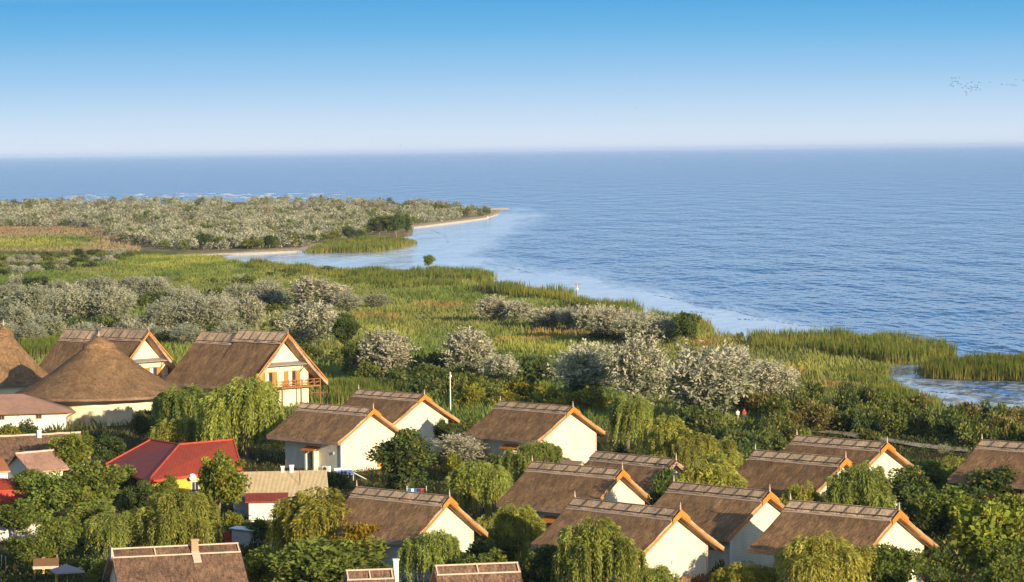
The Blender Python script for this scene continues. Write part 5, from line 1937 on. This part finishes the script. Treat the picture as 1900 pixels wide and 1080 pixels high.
# ------------------------------------------------------------------ grass and reeds
def blades(name, X, Y, Hh, Wd, C, label, cat, lean=.25, base_c=None, droop=None):
    n = len(X)
    rs = np.random.default_rng(3)
    yaw = rs.random(n) * 3.1416
    dx, dy = np.cos(yaw), np.sin(yaw)
    lx, ly = rs.normal(size=n) * lean * Hh, rs.normal(size=n) * lean * Hh
    z0 = np.full(n, -.15)
    P = np.stack([np.stack([X - dx * Wd, Y - dy * Wd, z0], 1), np.stack([X + dx * Wd, Y + dy * Wd, z0], 1),
                  np.stack([X + dx * Wd * .8 + lx * .5, Y + dy * Wd * .8 + ly * .5, Hh * .62], 1), np.stack([X + lx, Y + ly, Hh], 1)], 1)
    CC = np.repeat(C[:, None, :], 4, 1)
    if base_c is not None:
        CC[:, :2] = CC[:, :2] * .55 + base_c * .45
    o_ = link(name, np_mesh(name, P.reshape(-1, 3), 4, CC.reshape(-1, 3), M['reed']))
    return tag(o_, label, cat, kind='stuff')


rs = np.random.default_rng(21)
# meadow grass, even density per square metre, coarser far away
n = 520000
Ya = np.sqrt(rs.random(n) * (1330 ** 2 - 455 ** 2) + 455 ** 2)
Xa = (rs.random(n) - .5) * .355 * Ya
pxa, pya = to_px(Xa, Ya, 0 * Xa)
ok = inpoly(pxa, pya, LAND) & (pya > 477)
Xa, Ya, pxa, pya = Xa[ok], Ya[ok], pxa[ok], pya[ok]
dn = fbm(Xa / 8, Ya / 30)
Ha = (.45 + 1.0 * np.clip((dn - .3) / .4, 0, 1)) * (.6 + .7 * rs.random(len(Xa)))
Ca = land_color(pxa, pya, Xa, Ya) * (.88 + .28 * rs.random((len(Xa), 1)))
blades('meadow_grass', Xa, Ya, Ha, .075 * Ya / 500, Ca, "wild meadow grass in green, yellow and rust bands", 'grass', .3)
# spit field and fringe grass
n = 45000
pxb, pyb = rs.uniform(-60, 700, n), rs.uniform(410, 480, n)
Zb = np.array([gp(a, b) for a, b in zip(pxb, pyb)])
okb = inpoly(pxb, pyb, LAND) & ((pyb < 466) & (pxb < 260) | (pyb > 477.5))
Zb, pxb, pyb = Zb[okb], pxb[okb], pyb[okb]
Cb = land_color(pxb, pyb, Zb[:, 0], Zb[:, 1]) * (.8 + .45 * rs.random((len(Zb), 1)))
blades('spit_grass', Zb[:, 0], Zb[:, 1], .5 + .6 * rs.random(len(Zb)), .16 + 0 * Zb[:, 0], Cb, "yellow green and rust grass of the spit's inner field", 'grass', .3)

BEDS = [([(470, 490), (560, 499), (640, 504), (720, 507), (780, 509), (850, 507), (895, 511), (917, 516), (916, 521), (880, 523), (800, 522), (700, 521), (600, 515), (540, 507), (460, 498)], .40, 1.0, "reed bed along the inner lagoon with the lone small tree"),
        ([(640, 524), (760, 527), (850, 530), (860, 536), (760, 536), (640, 532)], .35, 1.0, "second strip of reeds inside the lagoon reed bed"),
        ([(893, 533), (980, 541), (1040, 546), (1064, 551), (1066, 562), (1000, 556), (900, 545)], .5, 1.15, "rounded reed headland above the shore side silver trees"),
        ([(1068, 562), (1110, 571), (1160, 575), (1190, 586), (1185, 598), (1120, 590), (1060, 575)], .7, 1.3, "low reed headland next to the calm water"),
        ([(1215, 594), (1280, 598), (1318, 613), (1322, 622), (1260, 617), (1210, 606)], 1.0, 1.3, "reed headland with the dark shore tree"),
        ([(1392, 630), (1450, 633), (1560, 630), (1680, 636), (1750, 651), (1775, 662), (1700, 671), (1650, 675), (1600, 668), (1500, 655), (1400, 648)], .9, 1.05, "large reed peninsula reaching toward the channel"),
        (ISLE[:5] + [(2000, 668), (2000, 710)] + ISLE[7:], 1.1, 1.0, "dark reed island beyond the pond at the right edge"),
        ([(1600, 728), (1652, 710), (1700, 732), (1757, 757), (1700, 765), (1640, 748)], 1.5, .45, "reeds on the near bank of the pond"),
        ([(1650, 677), (1643, 692), (1650, 706), (1600, 712), (1550, 692), (1600, 676)], 1.0, .4, "short reeds on the left bank of the channel"),
        ([(1760, 765), (1800, 769), (1850, 771), (1960, 760), (1960, 785), (1800, 782)], 1.5, .5, "reeds on the near bank of the pond at the right edge"),
        (ISLET, .28, 1.0, "reed islet with straw coloured foot in the spit's bay"),
        ([(605, 722), (800, 716), (840, 735), (620, 750)], 2.2, .75, "sunlit green reeds behind the cottages beside the balcony house"),
        ([(45, 640), (115, 636), (115, 662), (45, 668)], 1.4, .9, "green reeds between the two reed roofed houses and the left thicket")]
for bi, (poly, dens, hs, lab) in enumerate(BEDS):
    W_ = np.array([gp(x, y)[:2] for x, y in poly])
    x0, x1, y0, y1 = W_[:, 0].min(), W_[:, 0].max(), W_[:, 1].min(), W_[:, 1].max()
    n = int((x1 - x0) * (y1 - y0) * dens * 5)
    X_, Y_ = rs.uniform(x0, x1, n), rs.uniform(y0, y1, n)
    ok = inpoly(X_, Y_, [tuple(q) for q in W_])
    # thin straggling edges
    X_, Y_ = X_[ok] + rs.normal(size=ok.sum()) * .5, Y_[ok] + rs.normal(size=ok.sum()) * 1.0
    if len(X_) > 70000:
        X_, Y_ = X_[:70000], Y_[:70000]
    nn_ = fbm(X_ / 6 + bi, Y_ / 22)
    Hh = hs * (1.5 + 1.7 * np.clip((nn_ - .25) / .45, 0, 1)) * (.75 + .35 * rs.random(len(X_)))
    g = np.where((nn_ > .5)[:, None], np.array([.115, .165, .028]), np.array([.195, .21, .038])) * (.78 + .44 * rs.random((len(X_), 1)))
    br = rs.random((len(X_), 1)) < .16
    g = np.where(br, np.array([.20, .15, .05]), g)
    if bi == 6: g = g * .75
    blades('reed_bed', X_, Y_, Hh, (.055 + .04 * rs.random(len(X_))) * np.maximum(1, Y_ / 620), g, lab, 'reeds', .10, base_c=np.array([.36, .26, .08]))

# rough growth on the village ground
n = 20000
Yv = np.sqrt(rs.random(n) * (470 ** 2 - 270 ** 2) + 270 ** 2)
Xv = (rs.random(n) - .5) * .34 * Yv
rng = np.random.default_rng(8)
Q = []
CQ = []
for k in range(5):
    P = np.stack([Xv + rng.normal(size=n) * .35, Yv + rng.normal(size=n) * .35, np.abs(rng.normal(size=n)) * .28], 1)
    Q.append(cards(P, unit(rng.normal(size=(n, 3)) + [0, 0, .8]), rng.uniform(.25, .5, n), rng.uniform(.10, .2, n)))
    CQ.append(np.repeat(col_var(n, (.075, .10, .025), .4, .2, (.17, .13, .05)), 4, 0))
o = link('undergrowth', np_mesh('undergrowth', np.concatenate(Q), 4, np.concatenate(CQ), M['reed']))
tag(o, "weeds and rough grass on the ground between the houses", 'undergrowth', kind='stuff')

# ------------------------------------------------------------------ breaking waves outside the spit, drifting weed in the calm water
def wave_strips(name, rows, material, label, cat, amp):
    mb = MB()
    rd = random.Random(4)
    for (x, y, wd, th) in rows:
        p = gp(x, y, WATER_Z)
        s = ppm(p)
        L = wd / s
        k = 9
        prev = None
        for i in range(k + 1):
            u = i / k
            xx = p[0] - L / 2 + L * u
            yy = p[1] + (math.sin(u * 5 + x) + rd.uniform(-.4, .4)) * th * 2.5
            e = math.sin(math.pi * u) ** .6
            a = (xx, yy - th * 5 * e - .02, WATER_Z + .012); b = (xx, yy, WATER_Z + .012 + amp * e * rd.uniform(.5, 1)); c = (xx, yy + th * 4 * e + .02, WATER_Z + .012)
            if prev:
                mb.poly([prev[0], a, b, prev[1]]); mb.poly([prev[1], b, c, prev[2]])
            prev = (a, b, c)
    o_ = mb.build(name, material)
    return tag(o_, label, cat, kind='stuff')


rd = random.Random(12)
rows = []
for i in range(95):
    x = rd.choice([rd.uniform(250, 625), rd.uniform(320, 600), rd.uniform(90, 640)])
    yb_ = np.interp(x, [90, 250, 620], [365, 364, 363.5])
    rows.append((x, yb_ + rd.uniform(-4.5, 4.5), rd.uniform(6, 30), rd.uniform(.3, 1.2)))
wave_strips('surf', rows, M['foam'], "white breaking waves along the outer side of the far spit", 'surf', .5)

wk = MB()
for pts_ in ([(1338, 571), (1370, 579), (1412, 590)], [(1280, 577), (1330, 585)], [(1440, 597), (1480, 603), (1526, 607)], [(1362, 592), (1425, 594)], [(800, 427), (824, 436), (832, 450), (812, 462)], [(775, 444), (820, 441)],
             [(940, 494), (1000, 511)], [(1210, 547), (1280, 561), (1330, 567)], [(1690, 712), (1760, 716), (1840, 722)], [(1720, 726), (1800, 733)], [(1830, 745), (1900, 750)]):
    P_ = []
    for (a, b), (c, d) in zip(pts_, pts_[1:]):
        n_ = max(3, int(abs(c - a) / 3))
        P_ += [(a + (c - a) * q / n_, b + (d - b) * q / n_) for q in range(n_)]
    prev = None
    for i, (x, y) in enumerate(P_):
        c = gp(x + rd.uniform(-1, 1), y + rd.uniform(-.5, .5), WATER_Z)
        hw_ = rd.uniform(.1, 1.6) * math.sin(math.pi * (i + .5) / len(P_)) ** .5 * c[1] / 700
        row = ((c[0], c[1] - hw_, WATER_Z + .03), (c[0], c[1] + hw_, WATER_Z + .03))
        if prev and rd.random() < .82:
            wk.poly([prev[0], row[0], row[1], prev[1]])
        prev = row
o = wk.build('water_weed', simple('floating weed', (.05, .06, .04), (.12, .11, .07), 1.0))
tag(o, "thin dark lines of floating weed on the calm water", 'water weed', kind='stuff')

# ------------------------------------------------------------------ air
hz = MB(); hz.box(-420000, 420000, -400, 260000, -4.0, 82.0)
hm, t, o = mat('haze')
pv = t.nodes.new('ShaderNodeVolumePrincipled')
pv.inputs['Color'].default_value = (.50, .66, .97, 1)
pv.inputs['Density'].default_value = .00002
pv.inputs['Anisotropy'].default_value = -0.18
t.links.new(pv.outputs[0], o.inputs['Volume'])
hzo = hz.build('haze', hm)
tag(hzo, "thin bluish summer haze over lake and meadow", 'haze', kind='stuff')
